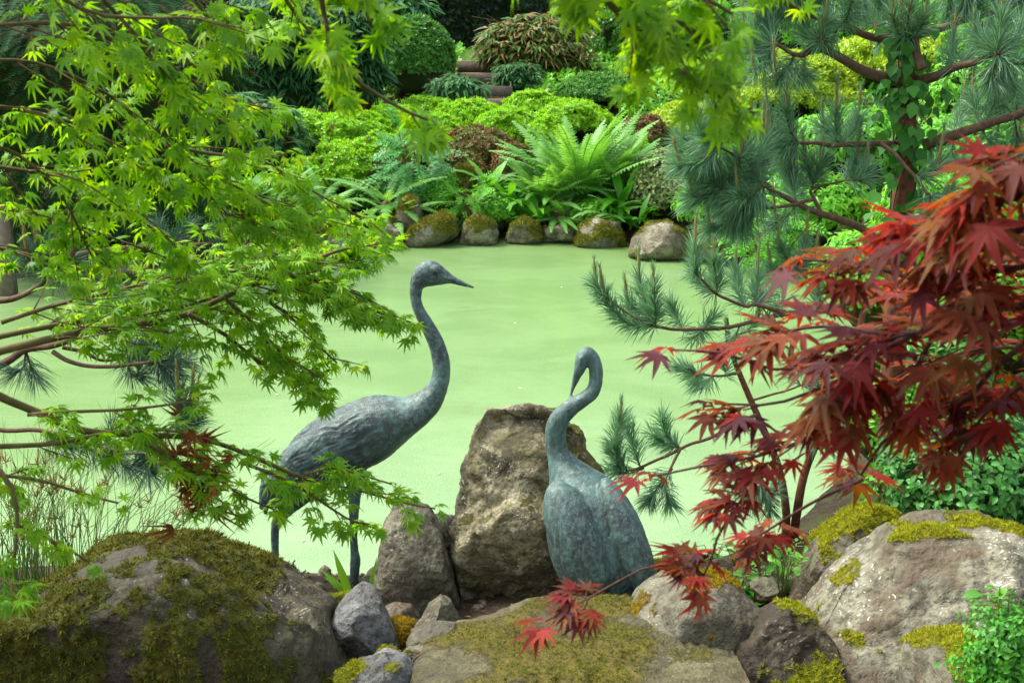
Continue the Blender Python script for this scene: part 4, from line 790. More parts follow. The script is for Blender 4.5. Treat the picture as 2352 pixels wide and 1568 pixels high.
# ivy-clad pine on the right bank
YP = 6.6; tb = at(2040, 1180, YP); tb = np.array([tb[0], YP, gz(tb[0], YP)])
root = empty('pine_tree', tb, 'ivy-clad pine with open tiers of branches at the right', 'tree')
TR = np.vstack([[tb-[0, 0, .1]], [at(x, y, YP) for x, y in ((2048, 900), (2062, 640), (2072, 480), (2078, 370), (2078, 300), (2084, 220), (2086, 150), (2082, 60), (2080, -60), (2078, -260), (2070, -480))]])
QT = catmull(TR, 70); mb = MB(); mb.add(*tube(QT+.01*np.stack([fbm(QT*4, 3, 1), fbm(QT*4, 3, 2), 0*QT[:, 0]], -1), np.linspace(.062, .022, 70), 14)); mb.wobj('trunk', M_PTRUNK, root)
def fan(bx, by, spreads, cnt=150, cd_=True):
    return [(bx, by, bx+dx, by+dy, dY, cnt, cd_) for dx, dy, dY in spreads]
BR = [
 ([(2073, 92), (1997, 84), (1927, 58), (1843, 27), (1797, -2), (1740, -40)], YP, YP-.2, .022, .006, fan(1843, 27, [(-60, -50, .1), (-80, 10, -.1), (-20, -80, 0)])+fan(1797, 0, [(-70, 20, .1), (-60, 60, -.1), (-90, -10, .2)])+fan(1927, 58, [(-30, -60, .2), (30, -60, -.2), (-40, 40, -.2)])),
 ([(2081, 190), (1997, 169), (1927, 138), (1874, 107), (1851, 125), (1824, 127), (1781, 104)], YP, YP-.35, .028, .007, fan(1781, 104, [(-70, -30, 0), (-90, 20, .1), (-50, 60, -.1), (-30, -70, .1), (-110, 60, .1)])+fan(1824, 127, [(-40, 60, -.1), (20, 50, .1)])+fan(1874, 107, [(-30, -60, .1), (20, -50, -.1)])),
 ([(2108, 190), (2158, 177), (2208, 154), (2269, 131), (2300, 120)], YP, YP-.3, .026, .009, fan(2290, 122, [(10, -80, 0), (60, -60, .1), (70, 20, -.1), (-10, 60, 0), (30, 80, .1), (-50, -50, .1)], 170)+fan(2200, 150, [(-10, -60, .1), (40, -40, .2)])),
 ([(2100, 84), (2158, 65), (2235, 42), (2292, 23), (2352, -10)], YP+.05, YP+.2, .02, .008, fan(2235, 42, [(30, -60, 0), (60, 10, .1), (-20, -60, .1)])+fan(2300, 20, [(50, -30, 0), (60, 40, .1)])),
 ([(2058, 332), (1985, 330), (1908, 334), (1835, 328)], YP, YP-.3, .016, .008, fan(1930, 331, [(-10, -70, 0), (40, -60, .1), (-40, -40, .1)])+fan(1835, 328, [(-60, 10, 0), (-70, -50, .1), (-40, 50, .1), (-30, -80, -.1), (-90, -10, .1)])),
 ([(2023, 330), (2062, 361), (2104, 403), (2135, 445)], YP-.1, YP-.3, .011, .006, fan(2135, 445, [(30, 50, 0), (50, 10, .1), (-10, 60, .1)])+fan(2104, 400, [(50, -20, 0)])),
 ([(2119, 336), (2177, 319), (2254, 292), (2352, 257), (2420, 230)], YP, YP-.1, .03, .014, fan(2254, 292, [(-20, -70, .2), (40, -70, .1), (30, 60, .1)])+fan(2330, 265, [(-20, -80, .1), (30, -60, .1), (10, 60, 0)])+fan(2190, 316, [(20, -60, .3), (20, 60, .2)], 110)),
 ([(2062, 640), (2020, 560), (1981, 526), (1897, 495), (1831, 465), (1781, 442), (1755, 426)], YP, YP-.5, .024, .008, fan(1755, 426, [(-50, -60, 0), (-80, -20, .1), (-60, 30, -.1), (-90, 50, 0), (0, -80, .1), (-30, 70, .1)], 180)+fan(1831, 465, [(-10, -60, .1), (-50, 50, 0)])),
 ([(1893, 492), (1870, 453), (1866, 430), (1939, 415)], YP-.25, YP-.2, .010, .005, fan(1939, 415, [(50, -20, 0), (30, -50, .1)])+fan(1866, 430, [(-20, -70, 0), (-60, -40, .1), (20, -60, 0)])),
 ([(1866, 457), (1805, 468), (1720, 476), (1670, 440)], YP-.3, YP-.5, .009, .006, fan(1670, 440, [(-40, -60, 0), (-70, -30, .1), (-80, 20, 0), (-40, -110, .1), (30, -80, -.1), (-110, -60, 0)], 200)+fan(1720, 476, [(-40, 40, 0), (-60, 10, .1), (-20, 60, .1), (-90, 50, 0)], 170)),
 ([(1781, 442), (1740, 400), (1690, 360), (1650, 340)], YP-.4, YP-.6, .008, .005, fan(1650, 340, [(-50, -60, 0), (-80, -10, .1), (-10, -90, .1), (-90, 40, 0), (20, -70, 0)], 180)+fan(1720, 385, [(30, -70, .1), (-10, -80, 0)])),
 ([(2084, 220), (2060, 160), (2040, 120), (2010, 60), (1990, 10)], YP+.1, YP+.5, .014, .006, fan(2010, 60, [(-40, -50, .1), (30, -60, .1), (40, 0, 0)])+fan(1990, 10, [(-40, -40, 0), (20, -60, 0)])),
 ([(2080, -40), (2000, -60), (1900, -80), (1800, -90)], YP, YP-.3, .02, .008, fan(1900, -80, [(-60, 40, 0), (-20, 80, .1), (40, 70, .1)])+fan(1800, -90, [(-60, 50, 0), (-20, 80, .1), (-90, 10, 0)])+fan(1990, -60, [(-20, 80, 0), (30, 70, .1)])),
 ([(2084, 0), (2150, -40), (2250, -70), (2350, -90)], YP, YP+.2, .02, .008, fan(2250, -70, [(-30, 80, 0), (40, 80, .1)])+fan(2180, -50, [(0, 80, .1), (40, 60, 0)])+fan(2330, -90, [(0, 90, 0), (40, 60, .1)])),
 ([(2120, 160), (2105, 120), (2098, 80), (2080, 40)], YP-.12, YP-.05, .024, .016, fan(2090, 84, [(0, -70, -.1), (-40, -50, -.1), (35, -45, -.1)], 110)),
]
pine(root, BR, [], .118, M_NEEDLE, 5, .0018)
# ivy on the trunk
M_IVY = leaf_mat('ivy_leaf', [(40, 96, 32), (56, 118, 40), (74, 136, 52), (48, 104, 36)], .25, .5, .2)
ivy = empty('ivy', tb+[-.05, -.06, 0], 'glossy ivy climbing the pine trunk', 'ivy')
mb = MB()
for k in range(4):
    t = np.linspace(.2, 1, 60); q = np.array([np.interp(t*.74, np.linspace(0, 1, 70), QT[:, c]) for c in range(3)]).T; a = k*1.6+t*7+.6*np.sin(t*9+k); rr_ = np.interp(t*.74, [0, 1], [.062, .022])+.006
    mb.add(*tube(q+np.stack([np.cos(a)*rr_, np.sin(a)*rr_, 0*a], -1), .004, 5))
mb.wobj('stem', M_PBARK, ivy)
n = 250; t = rng.random(n)**.8*.54+.2; q = np.array([np.interp(t, np.linspace(0, 1, 70), QT[:, c]) for c in range(3)]).T
den = sstep(.2, .36, t); a = rng.random(n)*2*np.pi; rr_ = .07+.1*rng.random(n)**2; od = np.stack([np.cos(a), np.sin(a), 0*a], -1)
T_ = q+od*rr_[:, None]; nn = unit(od*.8+[0, -.5, .35]+.35*rvec(n)); dr = unit(np.cross(nn, np.cross([0, 0, -1.], nn))+.5*rvec(n))
ivl = [(np.array([[0, 0, 0], [-.42, .12, .03], [-.5, .4, 0], [-.28, .6, .0], [0, 1, -.12], [.28, .6, 0], [.5, .4, 0], [.42, .12, .03], [0, .4, -.03]], float), np.array([[0, 8, 1], [1, 8, 2], [2, 8, 3], [3, 8, 4], [4, 8, 5], [5, 8, 6], [6, 8, 7], [7, 8, 0]])), oval(.42, .2, .04)]
put_leaves(ivy, ivl, basis(dr, nn), T_, rng.uniform(.045, .085, n), M_IVY, 300)
# young pine leaning over the water
sb = at(1800, 1255, 6.0); sb = np.array([sb[0], 6.0, gz(sb[0], 6.0)])
root = empty('young_pine', sb, 'young pine with upright candles leaning over the duckweed', 'tree')
YS = 5.9
mb = MB(); P = np.vstack([[sb-[0, 0, .05]], [at(x, y, YS) for x, y in ((1806, 1180), (1790, 1080), (1760, 1000), (1725, 920), (1700, 861), (1678, 800), (1668, 730))]]); mb.add(*tube(catmull(P, 40), np.linspace(.02, .009, 40), 10)); mb.wobj('trunk', M_PTRUNK, root)
mb = MB(); P = np.array([sb+[.05, .05, -.05], at(1830, 1180, YS), at(1850, 1080, YS), at(1900, 960, YS), at(1960, 800, YS), at(1990, 690, YS)]); mb.add(*tube(catmull(P, 40), np.linspace(.022, .012, 40), 10)); mb.wobj('trunk', M_PTRUNK, root)
BR = [
 ([(1988, 682), (1889, 710), (1801, 721), (1713, 743), (1572, 758), (1506, 751)], YS, YS-.25, .013, .006, [(1506, 751, 1390, 690, .0, 230, True), (1506, 751, 1440, 690, .1, 200, True), (1506, 751, 1500, 660, -.05, 200, True), (1506, 751, 1468, 640, .1, 180, True), (1572, 758, 1540, 700, .1, 130, False), (1400, 690, 1368, 655, 0, 120, True), (1600, 756, 1640, 730, .0, 90, False), (1620, 752, 1590, 780, .1, 70, False), (1700, 745, 1680, 780, .1, 50, False), (1889, 710, 1880, 660, .1, 90, True)]),
 ([(1801, 716), (1739, 699), (1713, 703), (1647, 677), (1610, 640)], YS-.1, YS-.3, .009, .005, [(1610, 640, 1596, 570, 0, 170, True), (1647, 677, 1640, 600, 0, 170, True), (1647, 677, 1600, 640, .1, 150, False), (1713, 703, 1690, 620, .1, 170, True), (1739, 699, 1740, 630, .1, 150, True), (1739, 699, 1790, 640, .2, 130, False), (1760, 704, 1800, 690, .1, 90, False)]),
 ([(1889, 710), (1870, 670), (1850, 640), (1830, 620)], YS+.1, YS+.2, .008, .005, fan(1830, 620, [(-40, -50, 0), (20, -60, .1), (-60, 0, 0), (40, -30, 0)], 130)),
 ([(1678, 800), (1690, 770), (1720, 760)], YS, YS-.1, .006, .004, fan(1700, 768, [(40, -30, 0), (-30, 40, 0)], 70)),
 ([(1700, 861), (1660, 865), (1610, 862), (1575, 850)], YS, YS-.2, .006, .004, [(1610, 862, 1560, 845, 0, 140, False), (1640, 862, 1600, 880, .05, 120, False), (1660, 863, 1650, 820, .05, 80, False)]),
 ([(1740, 950), (1704, 967), (1625, 1007), (1563, 1029), (1470, 1075), (1440, 1085)], YS, YS-.3, .009, .005, [(1440, 1085, 1405, 1030, 0, 190, False), (1440, 1080, 1425, 960, 0, 210, True), (1470, 1070, 1440, 980, .05, 170, False), (1563, 1029, 1520, 960, 0, 150, False), (1563, 1029, 1500, 1000, .05, 140, False), (1480, 1075, 1400, 1080, 0, 90, False)]),
 ([(1563, 1030), (1540, 1080), (1520, 1120)], YS-.2, YS-.3, .006, .004, [(1545, 1075, 1490, 1150, 0, 190, False), (1530, 1100, 1540, 1160, .05, 120, False)]),
 ([(1760, 1000), (1750, 1060), (1745, 1110)], YS, YS-.1, .006, .004, fan(1748, 1110, [(-20, 50, 0), (20, 60, .05), (-40, 20, 0), (30, 20, 0)], 110)),
 ([(1790, 1080), (1850, 1040), (1900, 1020)], YS, YS-.1, .006, .004, fan(1880, 1030, [(40, -40, 0), (20, -60, .05), (-10, -40, 0)], 90)),
 ([(1725, 920), (1790, 900), (1850, 880)], YS, YS+.1, .006, .004, fan(1840, 885, [(40, -40, 0), (-20, -60, .05), (50, 0, 0)], 90)),
]
pine(root, BR, [], .092, M_NEEDLE, 9, .0017)
# pine boughs from the left bank
lb = np.array([-2.75, 5.0, gz(-2.75, 5.0)])
root = empty('pine_tree', lb, 'dark thin-needled pine reaching over the water from the left edge', 'tree')
YL = 4.4
mb = MB(); mb.add(*tube(catmull(np.array([lb-[0, 0, .1], [-2.6, 4.8, .6], [-2.4, 4.6, 1.1], [-2.2, 4.5, 1.5], [-2.15, 4.5, 2.0]]), 30), np.linspace(.07, .03, 30), 12)); mb.wobj('trunk', M_PTRUNK, root)
BR = [
 ([(-160, 900), (0, 840), (59, 806), (122, 796), (168, 779), (218, 733), (240, 700)], YL, YL-.1, .015, .006, fan(218, 733, [(40, -50, 0), (-20, -60, .1), (60, -10, .1)], 110, False)+fan(60, 806, [(-30, 50, 0), (20, 60, 0)], 80, False)),
 ([(122, 806), (160, 830), (210, 842), (294, 838), (357, 829)], YL-.05, YL-.1, .008, .005, fan(357, 829, [(50, -40, 0), (70, 0, .05), (40, 40, .05), (20, -50, 0)], 120, False)+fan(300, 838, [(40, -40, 0), (-10, -40, .1)], 70, False)),
 ([(140, 800), (193, 812), (235, 829), (294, 821)], YL, YL+.05, .007, .004, fan(294, 821, [(50, -20, 0), (40, -50, .05), (30, 40, 0)], 110, False)),
 ([(-120, 970), (13, 989), (105, 993), (181, 1014), (252, 1031), (336, 1040)], YL-.1, YL-.2, .008, .005, [(105, 993, 160, 1030, 0, 110, False), (181, 1014, 250, 1050, 0, 160, False), (252, 1031, 320, 1060, 0, 160, False), (336, 1040, 350, 1080, 0, 110, False), (300, 1035, 340, 1010, 0, 90, False), (220, 1022, 260, 980, .1, 90, False)]),
 ([(336, 1040), (370, 1010), (400, 970), (420, 940)], YL-.2, YL-.2, .006, .004, fan(400, 970, [(10, -60, 0), (40, -40, .05), (50, 0, 0)], 110, True)),
 ([(-100, 700), (20, 690), (80, 668), (110, 645)], YL+.2, YL+.1, .012, .006, fan(115, 640, [(10, -70, 0), (50, -40, .05), (-50, -40, 0), (40, 0, 0), (-30, -70, .05)], 130, True)),
 ([(-80, 640), (100, 600), (250, 570), (380, 560), (480, 560)], YL+1.2, YL+1.4, .012, .006, fan(480, 560, [(70, -20, 0), (60, 30, .05), (30, -50, 0)], 130, False)+fan(380, 560, [(50, -40, 0), (30, 30, 0), (-20, -50, .1)], 120, False)),
]
pine(root, BR, [], .1, M_NEEDLE_D, 13, .0011)

# ------------------------------------------------------------------ rushes, box bushes, weeds
M_RUSH = leaf_mat('rush_stem', [(70, 106, 44), (94, 128, 54), (122, 140, 70), (76, 114, 62)], .2, .5, .35)
def rushes(name, label, c, n, h, spread, seed, lean):
    r = np.random.default_rng(seed); root = empty(name, c, label, 'rushes'); mb, sd = MB(), MB()
    for k in range(n):
        b = c+np.array([r.normal()*spread, r.normal()*spread*.5, 0]); b[2] = gz(b[0], b[1])-.02; H = h*r.uniform(.5, 1.1); d = np.array([lean+r.normal()*.28, r.normal()*.2, 0])*H
        P = np.array([b, b+d*.25+[0, 0, H*.5], b+d+[0, 0, H*(.98-.25*abs(d[0]))]]); Q = catmull(P, 9); mb.add(*tube(Q, np.linspace(.002, .0007, 9), 4), a=r.random())
        if r.random() < .4:
            q = Q[6]
            for z in range(9):
                e = q+r.normal(size=3)*[.018, .018, .022]+[0, 0, .02]; sd.add(*tube(np.array([q, (q+e)/2, e]), np.array([.0008, .0022, .0006]), 4), a=r.random())
    mb.wobj('stems', M_RUSH, root, stuff=True); sd.wobj('seed_heads', M_CANDLE, root, stuff=True); return root
c = at(90, 1350, 5.35); rushes('rush_clump', 'dense clump of thin green rushes at the left edge', np.array([c[0], 5.35, gz(c[0], 5.35)]), 150, .72, .14, 1, .05)
c = at(330, 1330, 5.5); rushes('rush_clump', 'sparse rushes leaning right behind the left boulder', np.array([c[0], 5.5, gz(c[0], 5.5)]), 60, .6, .12, 2, .55)

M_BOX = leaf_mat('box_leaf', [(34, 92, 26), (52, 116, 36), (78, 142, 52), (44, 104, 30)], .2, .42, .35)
M_CORE = bark_mat('inner_shade_fill', (38, 54, 22), (52, 60, 28), 12)  # inner twigs and the shade among them, painted as one dark core colour
M_TWIG = bark_mat('shrub_twig', (80, 60, 40), (104, 80, 54), 30)
def bush(name, label, cpx, Y, rx, ry, tmpl, leaf, n, mat, seed, cat='shrub', group=None, lump=.18, freq=2.2, nmax=0, depth=None, core=.8, up=.35, jit=.5, rnd_by=None, minz=-.35, layer=.16, core_mat=None, leafdir=None, minpx=9):
    """A rounded shrub: uneven shell of leaves over a solid core coloured as inner twigs and shade, down to the ground."""
    r = np.random.default_rng(seed); c = at(cpx[0], cpx[1], Y); s = mpp(cpx[0], cpx[1], Y); a, b = rx*s, ry*s; dp = depth or a
    g = gz(c[0], c[1]); base = np.array([c[0], c[1], min(g, c[2])]); low = max(b, c[2]-g+.02)
    def surf(d):
        f = 1+lump*fbm(d*freq+seed*1.7, 3, seed)+.5*lump*fbm(d*freq*3+seed, 2, seed+3)
        return np.stack([d[:, 0]*a*f, d[:, 1]*dp*f, np.where(d[:, 2] > 0, d[:, 2]*b, d[:, 2]*low)*f], -1)
    root = empty(name, base, label, cat, group)
    V, F = ico(3); sv = surf(V); wmesh('inner_shade_fill', c+sv*core, F, core_mat or M_CORE, root, smooth=True)
    d = unit(r.normal(size=(n*2, 3))); d = d[(d[:, 2] > minz) & (d[:, 1] < .75)][:n]; m = len(d)
    rad = 1-layer*r.random(m)**1.6+.05*r.random(m); P = surf(d)*rad[:, None]; e = .02
    nn = unit(d/np.array([a, dp, b])*a+np.array([0, 0, up])+jit*unit(r.normal(size=(m, 3)))); dr = unit(np.cross(nn, unit(r.normal(size=(m, 3)))))
    if leafdir is not None: dr = leafdir(d, nn, r)
    S = leaf*r.uniform(.7, 1.25, m); rn = np.clip(r.random(m), 0, .999)
    put_leaves(root, tmpl, basis(dr, nn), c+P, S, mat, nmax, rnd=rn, minpx=minpx); return root
box_t = [rosette(7, 5, .3, .45), rosette(6, 6, .32, .7)]
bush('box_bush', 'glossy round-leaved box bush behind the huge pale boulder', (2240, 1095), 5.3, 215, 150, [oval(.36, .15), oval(.32, .3)], .034, 5200, M_BOX, 81, nmax=300, lump=.22, core=.78, layer=.3, cat='box bush')
bush('box_bush', 'fresh green box bush in the bottom right corner', (2330, 1530), 3.6, 120, 150, [oval(.34, .15), oval(.3, .3)], .02, 3600, leaf_mat('box_leaf_fresh', [(46, 116, 24), (66, 142, 30), (88, 160, 44)], .3, .42, .35), 82, nmax=300, lump=.55, freq=3.2, core=.55, layer=.5, cat='box bush')
M_WEED = leaf_mat('weed_leaf', [(58, 124, 26), (82, 148, 34), (104, 164, 50)], .35, .45, .35)
def weeds(name, label, spots, Y, n, leaf, seed, mat=None, h=.12, tm=None, cat='weeds'):
    r = np.random.default_rng(seed); cs = [at(x, y, Y+r.normal()*.1) for x, y in spots]; base = np.mean(cs, 0); base[2] = gz(base[0], base[1]); root = empty(name, base, label, cat); T, D, N = [], [], []; mb = MB()
    for c in cs:
        g = gz(c[0], c[1]); k = n//len(cs)
        for q in range(k):
            p = np.array([c[0]+r.normal()*.05, c[1]+r.normal()*.05, max(g, c[2]-h)+h*r.random()]); T.append(p); a = r.random()*6.28; D.append([math.cos(a), math.sin(a), r.uniform(-.3, .3)]); N.append(unit(r.normal(size=3)*.4+[0, -.3, 1])); mb.add(*tube(np.array([[c[0], c[1], min(g, c[2]-.05)], (p+[c[0], c[1], p[2]])/2, p]), .0016, 4))
    mb.wobj('stems', M_RUSH, root, stuff=True); put_leaves(root, tm or [oval(.34, .25), oval(.28, .4)], basis(np.array(D), np.array(N)), np.array(T), leaf*r.uniform(.6, 1.2, len(T)), mat or M_WEED, 200); return root
weeds('weeds', 'low leafy weeds in the gap before the tilted grey rock', [(1710, 1330), (1760, 1350), (1790, 1300), (1830, 1370), (1740, 1380), (1690, 1300), (1800, 1250), (1850, 1290), (1770, 1270)], 5.15, 170, .05, 1, h=.1)
weeds('weeds', 'small weeds under the young pine stems at the waterline', [(1690, 1250), (1740, 1240), (1790, 1235), (1860, 1230), (1640, 1270)], 5.6, 80, .04, 2, h=.1)
weeds('dock_plant', 'broad green dock leaf among the small cobbles', [(1165, 1430), (1120, 1440)], 4.85, 7, .085, 3, h=.06, cat='plant')
weeds('seedling', 'single upright seedling against the water right of the preening crane', [(1548, 1262)], 5.2, 8, .035, 4, h=.12, cat='seedling')
weeds('seedling', 'pale leafy sprig at the right edge above the corner bush', [(2330, 1340), (2345, 1360)], 3.7, 9, .05, 5, h=.05, cat='plant')
# strap-leaved fern by the striding crane
M_STRAP = leaf_mat('strap_leaf', [(110, 168, 40), (134, 186, 56), (96, 152, 36)], .4, .4, .4)
c = at(805, 1365, 5.35); root = empty('strap_fern', np.array([c[0], c[1], gz(c[0], c[1])]), 'light green strap-leaved fern at the striding crane\'s foot', 'fern')
sh = lambda t: np.clip(np.minimum(t*4+.3, (1-t)*2.2), .02, 1)
for k, (tx, ty, dY) in enumerate(((735, 1300, 0), (768, 1268, -.05), (745, 1320, .0), (720, 1358, -.1), (862, 1280, 0), (850, 1300, .05), (735, 1385, -.1))):
    p0 = at(805 if tx < 820 else 855, 1372, 5.35); tip = at(tx, ty, 5.35+dY); Ln = np.linalg.norm(tip-p0); d = unit(tip-p0); V, F = blade(6, .07, .3, .02, sh)
    M = basis(d[None], np.array([[0, -.75, .65]]))[0]; wmesh('frond', (V*Ln)@M.T+p0, F, M_STRAP, root)
# needles, twig fragments and fallen petals
mb = MB(); mb.add(*tube(catmull([at(925, 1560, 4.3), at(950, 1515, 4.3), at(985, 1492, 4.35)], 8), np.linspace(.006, .003, 8), 6)); tag(mb.wobj('broken_twig', M_PBARK, loc=at(925, 1560, 4.3)), 'short broken twig lying on the crumbled stones', 'twig')

n = 2600; xs = rng.uniform(-2.4, 2.6, n); ys = rng.uniform(3.2, 5.75, n); q = pond_d(xs, ys) > .08; xs, ys = xs[q], ys[q]; n = len(xs); T_ = np.stack([xs, ys, terrain(xs, ys)+.004+rng.random(n)*.008], -1); nn = unit(np.array([0, 0, 1.])+.35*rvec(n)); mb = MB(); h = n//2
for (tv, tf), sl in zip((oval(.22, .3), blade(2, .03, .2)), (slice(0, h), slice(h, None))):
    V1, F1, a1 = scatter(tv, tf, basis(np.cross(nn, rvec(n)), nn)[sl], T_[sl], rng.uniform(.02, .05, n)[sl], rng.random(n)[sl]); mb.add(V1, F1, a1)
o = mb.wobj('leaf_litter', leaf_mat('litter', [(96, 70, 40), (122, 92, 54), (74, 52, 32), (110, 104, 46)], .1, .8, .15), smooth=False, stuff=True); o['label'] = 'fallen needles and dry leaves between the rocks'
V1, F1 = ico(1); n = 900; mb = MB()
for k in range(n):
    x, y = rng.uniform(-2.2, 2.4), rng.uniform(3.6, 5.8)
    if pond_d(np.array([x]), np.array([y]))[0] < .04: continue
    r_ = .008+.03*rng.random()**3; mb.add([x, y, gz(x, y)]+V1*(1+.25*fbm(V1*1.6+k, 2, k))[:, None]*r_*rng.uniform(.6, 1.2, 3), F1, rng.random())
o = mb.wobj('gravel', M_PINK, stuff=True); o['label'] = 'gravel and small pebbles between the rocks'
# ------------------------------------------------------------------ far bank planting
AZ = [rosette(6, 21, .26, .5, True), rosette(6, 22, .3, .8, True), rosette(7, 23, .25, .3, True)]
M_AZ = leaf_mat('azalea_leaf', [(112, 172, 24), (136, 194, 34), (158, 208, 52), (122, 182, 28)], .38, .4, .35, patch=((112, 92, 52), 3.2, .66, (92, 74, 44)))
M_AZB = leaf_mat('azalea_browned', [(70, 112, 28), (94, 112, 40), (122, 104, 62), (136, 112, 70)], .2, .55, .3, patch=((128, 98, 62), 2.6, .5, (104, 76, 46)))
M_DOME = leaf_mat('dome_leaf', [(54, 112, 30), (74, 136, 40), (92, 150, 54)], .25, .4, .4, patch=((92, 84, 44), 3., .62, (70, 70, 36)))
M_HEDGE = leaf_mat('hedge_leaf', [(14, 34, 16), (24, 48, 22), (34, 60, 28)], .1, .45, .35)
M_VARI = leaf_mat('pale_shrub_leaf', [(92, 124, 56), (128, 148, 84), (160, 168, 110), (74, 108, 44)], .25, .45, .35)
M_YELL = leaf_mat('yellow_green_leaf', [(132, 172, 28), (162, 194, 44), (182, 204, 60), (108, 156, 28)], .35, .4, .35)
M_LUSH = leaf_mat('lush_leaf', [(84, 158, 32), (108, 182, 44), (132, 200, 62), (68, 136, 28)], .42, .4, .35)
M_BAMB = leaf_mat('bamboo_leaf', [(40, 92, 44), (58, 112, 60), (84, 136, 84), (46, 100, 40), (104, 150, 92)], .35, .55, .2, (1.2, 1.35, .7, 1))
M_BAMBD = leaf_mat('bamboo_leaf_dark', [(34, 78, 38), (50, 98, 50), (70, 118, 66)], .3, .55, .2, (1.2, 1.35, .7, 1))
M_SASA = leaf_mat('sasa_leaf', [(70, 116, 40), (98, 126, 54), (150, 126, 76), (124, 104, 60), (82, 126, 48), (64, 108, 38)], .3, .5, .35)
M_FERN = leaf_mat('fern_frond', [(96, 156, 64), (118, 174, 84), (136, 188, 100)], .4, .45, .3)
M_ROW = leaf_mat('pinnate_leaf', [(62, 138, 66), (86, 158, 84), (108, 174, 100)], .3, .42, .35, (1.2, 1.35, .7, 1))
M_HART = leaf_mat('strap_leaf_far', [(66, 142, 26), (90, 166, 36), (112, 180, 50)], .35, .35, .45)
M_YEW = leaf_mat('yew_needle', [(24, 62, 34), (36, 78, 44), (52, 94, 54), (84, 70, 40)], .2, .7, .08)
def bb(*a, **k): return bush(*a, **k)
for k, (lab, x, y, rx, ry, Y, n) in enumerate((
    ('bright clipped azalea mound, highest of the row below the steps', 1222, 248, 62, 34, 18.7, 2600),
    ('bright azalea mound left of the highest one, under the steps', 1075, 272, 72, 40, 18.2, 2800),
    ('bright azalea mound in front of the highest one', 1165, 300, 72, 48, 17.5, 2800),
    ('azalea mound at the back left under the big clipped dome', 985, 256, 62, 32, 18.8, 2400),
    ('bright azalea mound directly behind the big fern', 1312, 280, 80, 44, 18.1, 2800),
    ('small azalea mound tucked beside the big fern', 1262, 318, 52, 44, 17.2, 2200),
    ('azalea mound behind the pinnate sapling', 905, 285, 60, 40, 18.0, 2400),
    ('low azalea mound at the left end of the row by the bamboo', 690, 305, 76, 50, 16.9, 2800),
    ('broad azalea mound between bamboo and pinnate sapling', 812, 312, 80, 54, 16.7, 3000),
    ('rounded azalea mound above the far shore ferns', 795, 395, 80, 66, 15.9, 3200),
    ('azalea mound with a browned shoulder beside the pinnate sapling', 862, 360, 60, 50, 16.3, 2600),
    ('azalea mound between the pinnate sapling and the row', 1008, 310, 60, 44, 17.5, 2400))):
    bb('azalea_mound', lab, (x, y), Y, rx, ry, AZ, .042, n, M_AZ, 200+k, 'azalea', 'clipped azalea mounds on the far bank', lump=.28, freq=2.6, up=.5, jit=.55, minz=-.3, core=.86)
for k, (lab, x, y, rx, ry, Y) in enumerate((('browned azalea in front of the bright row', 1095, 345, 85, 50, 16.6), ('lower browned azalea above the shore stones', 1052, 405, 66, 52, 16.0), ('browned azalea patch left of the pinnate sapling', 890, 410, 48, 44, 15.8), ('browned azalea left of the big fern', 1180, 390, 50, 55, 16.1), ('green and brown azalea right of the big fern', 1480, 330, 60, 60, 16.8))):
    bb('azalea_mound', lab, (x, y), Y, rx, ry, AZ, .04, 2600, M_AZB, 230+k, 'azalea', 'browned azaleas on the far bank', lump=.2, freq=3, core=.84)
bb('clipped_dome', 'tall clipped dome shrub left of the garden steps', (955, 130), 20.0, 88, 86, AZ, .05, 5200, M_DOME, 240, 'shrub', lump=.1, freq=2, core=.9)
bb('box_hedge', 'low clipped box hedge right of the steps', (1385, 210), 19.6, 98, 38, AZ, .045, 4200, M_DOME, 241, 'hedge', lump=.12, freq=2.4, core=.88)
bb('pale_shrub', 'pale small-leaved shrub above the big rounded shore boulder', (1522, 440), 15.2, 78, 88, [oval(.3), oval(.26, .4)], .05, 4200, M_VARI, 242, lump=.25, freq=2.6, core=.8, layer=.3)
bb('yellow_shrub', 'yellow-green mounded shrub behind the pine branches', (1800, 205), 18.5, 155, 80, AZ, .06, 5200, M_YELL, 243, lump=.22, freq=2.4, core=.85)
bb('yellow_shrub', 'smaller yellow-green shrub left of the pine at mid distance', (1600, 300), 17.6, 110, 60, AZ, .055, 3600, M_YELL, 244, lump=.2, freq=2.4, core=.85)
for k, (lab, x, y, rx, ry, Y) in enumerate((('lush green shrub far right above the pine branches', 2260, 210, 130, 85, 15.5), ('lush leafy shrub behind the pine trunk', 1960, 320, 130, 75, 15.0), ('leafy shrub at the right shore under the pine', 1850, 470, 130, 75, 13.6), ('leafy shrub behind the right pine limb', 2230, 350, 150, 90, 13.0), ('leafy shrub low at the right behind the red maple', 2170, 500, 170, 100, 11.5), ('shrub filling the right shore below the pine', 2000, 620, 130, 90, 10.5), ('light shrub left of the pine trunk, over the yellow one', 1700, 330, 90, 60, 16.4))):
    bb('lush_shrub', lab, (x, y), Y, rx, ry, [oval(.28, .3), oval(.24, .5), blade(3, .16, .5)], .085, 2600, M_LUSH, 250+k, lump=.3, freq=2.2, core=.75, layer=.35, group='leafy shrubs of the right bank', nmax=60, minpx=14)
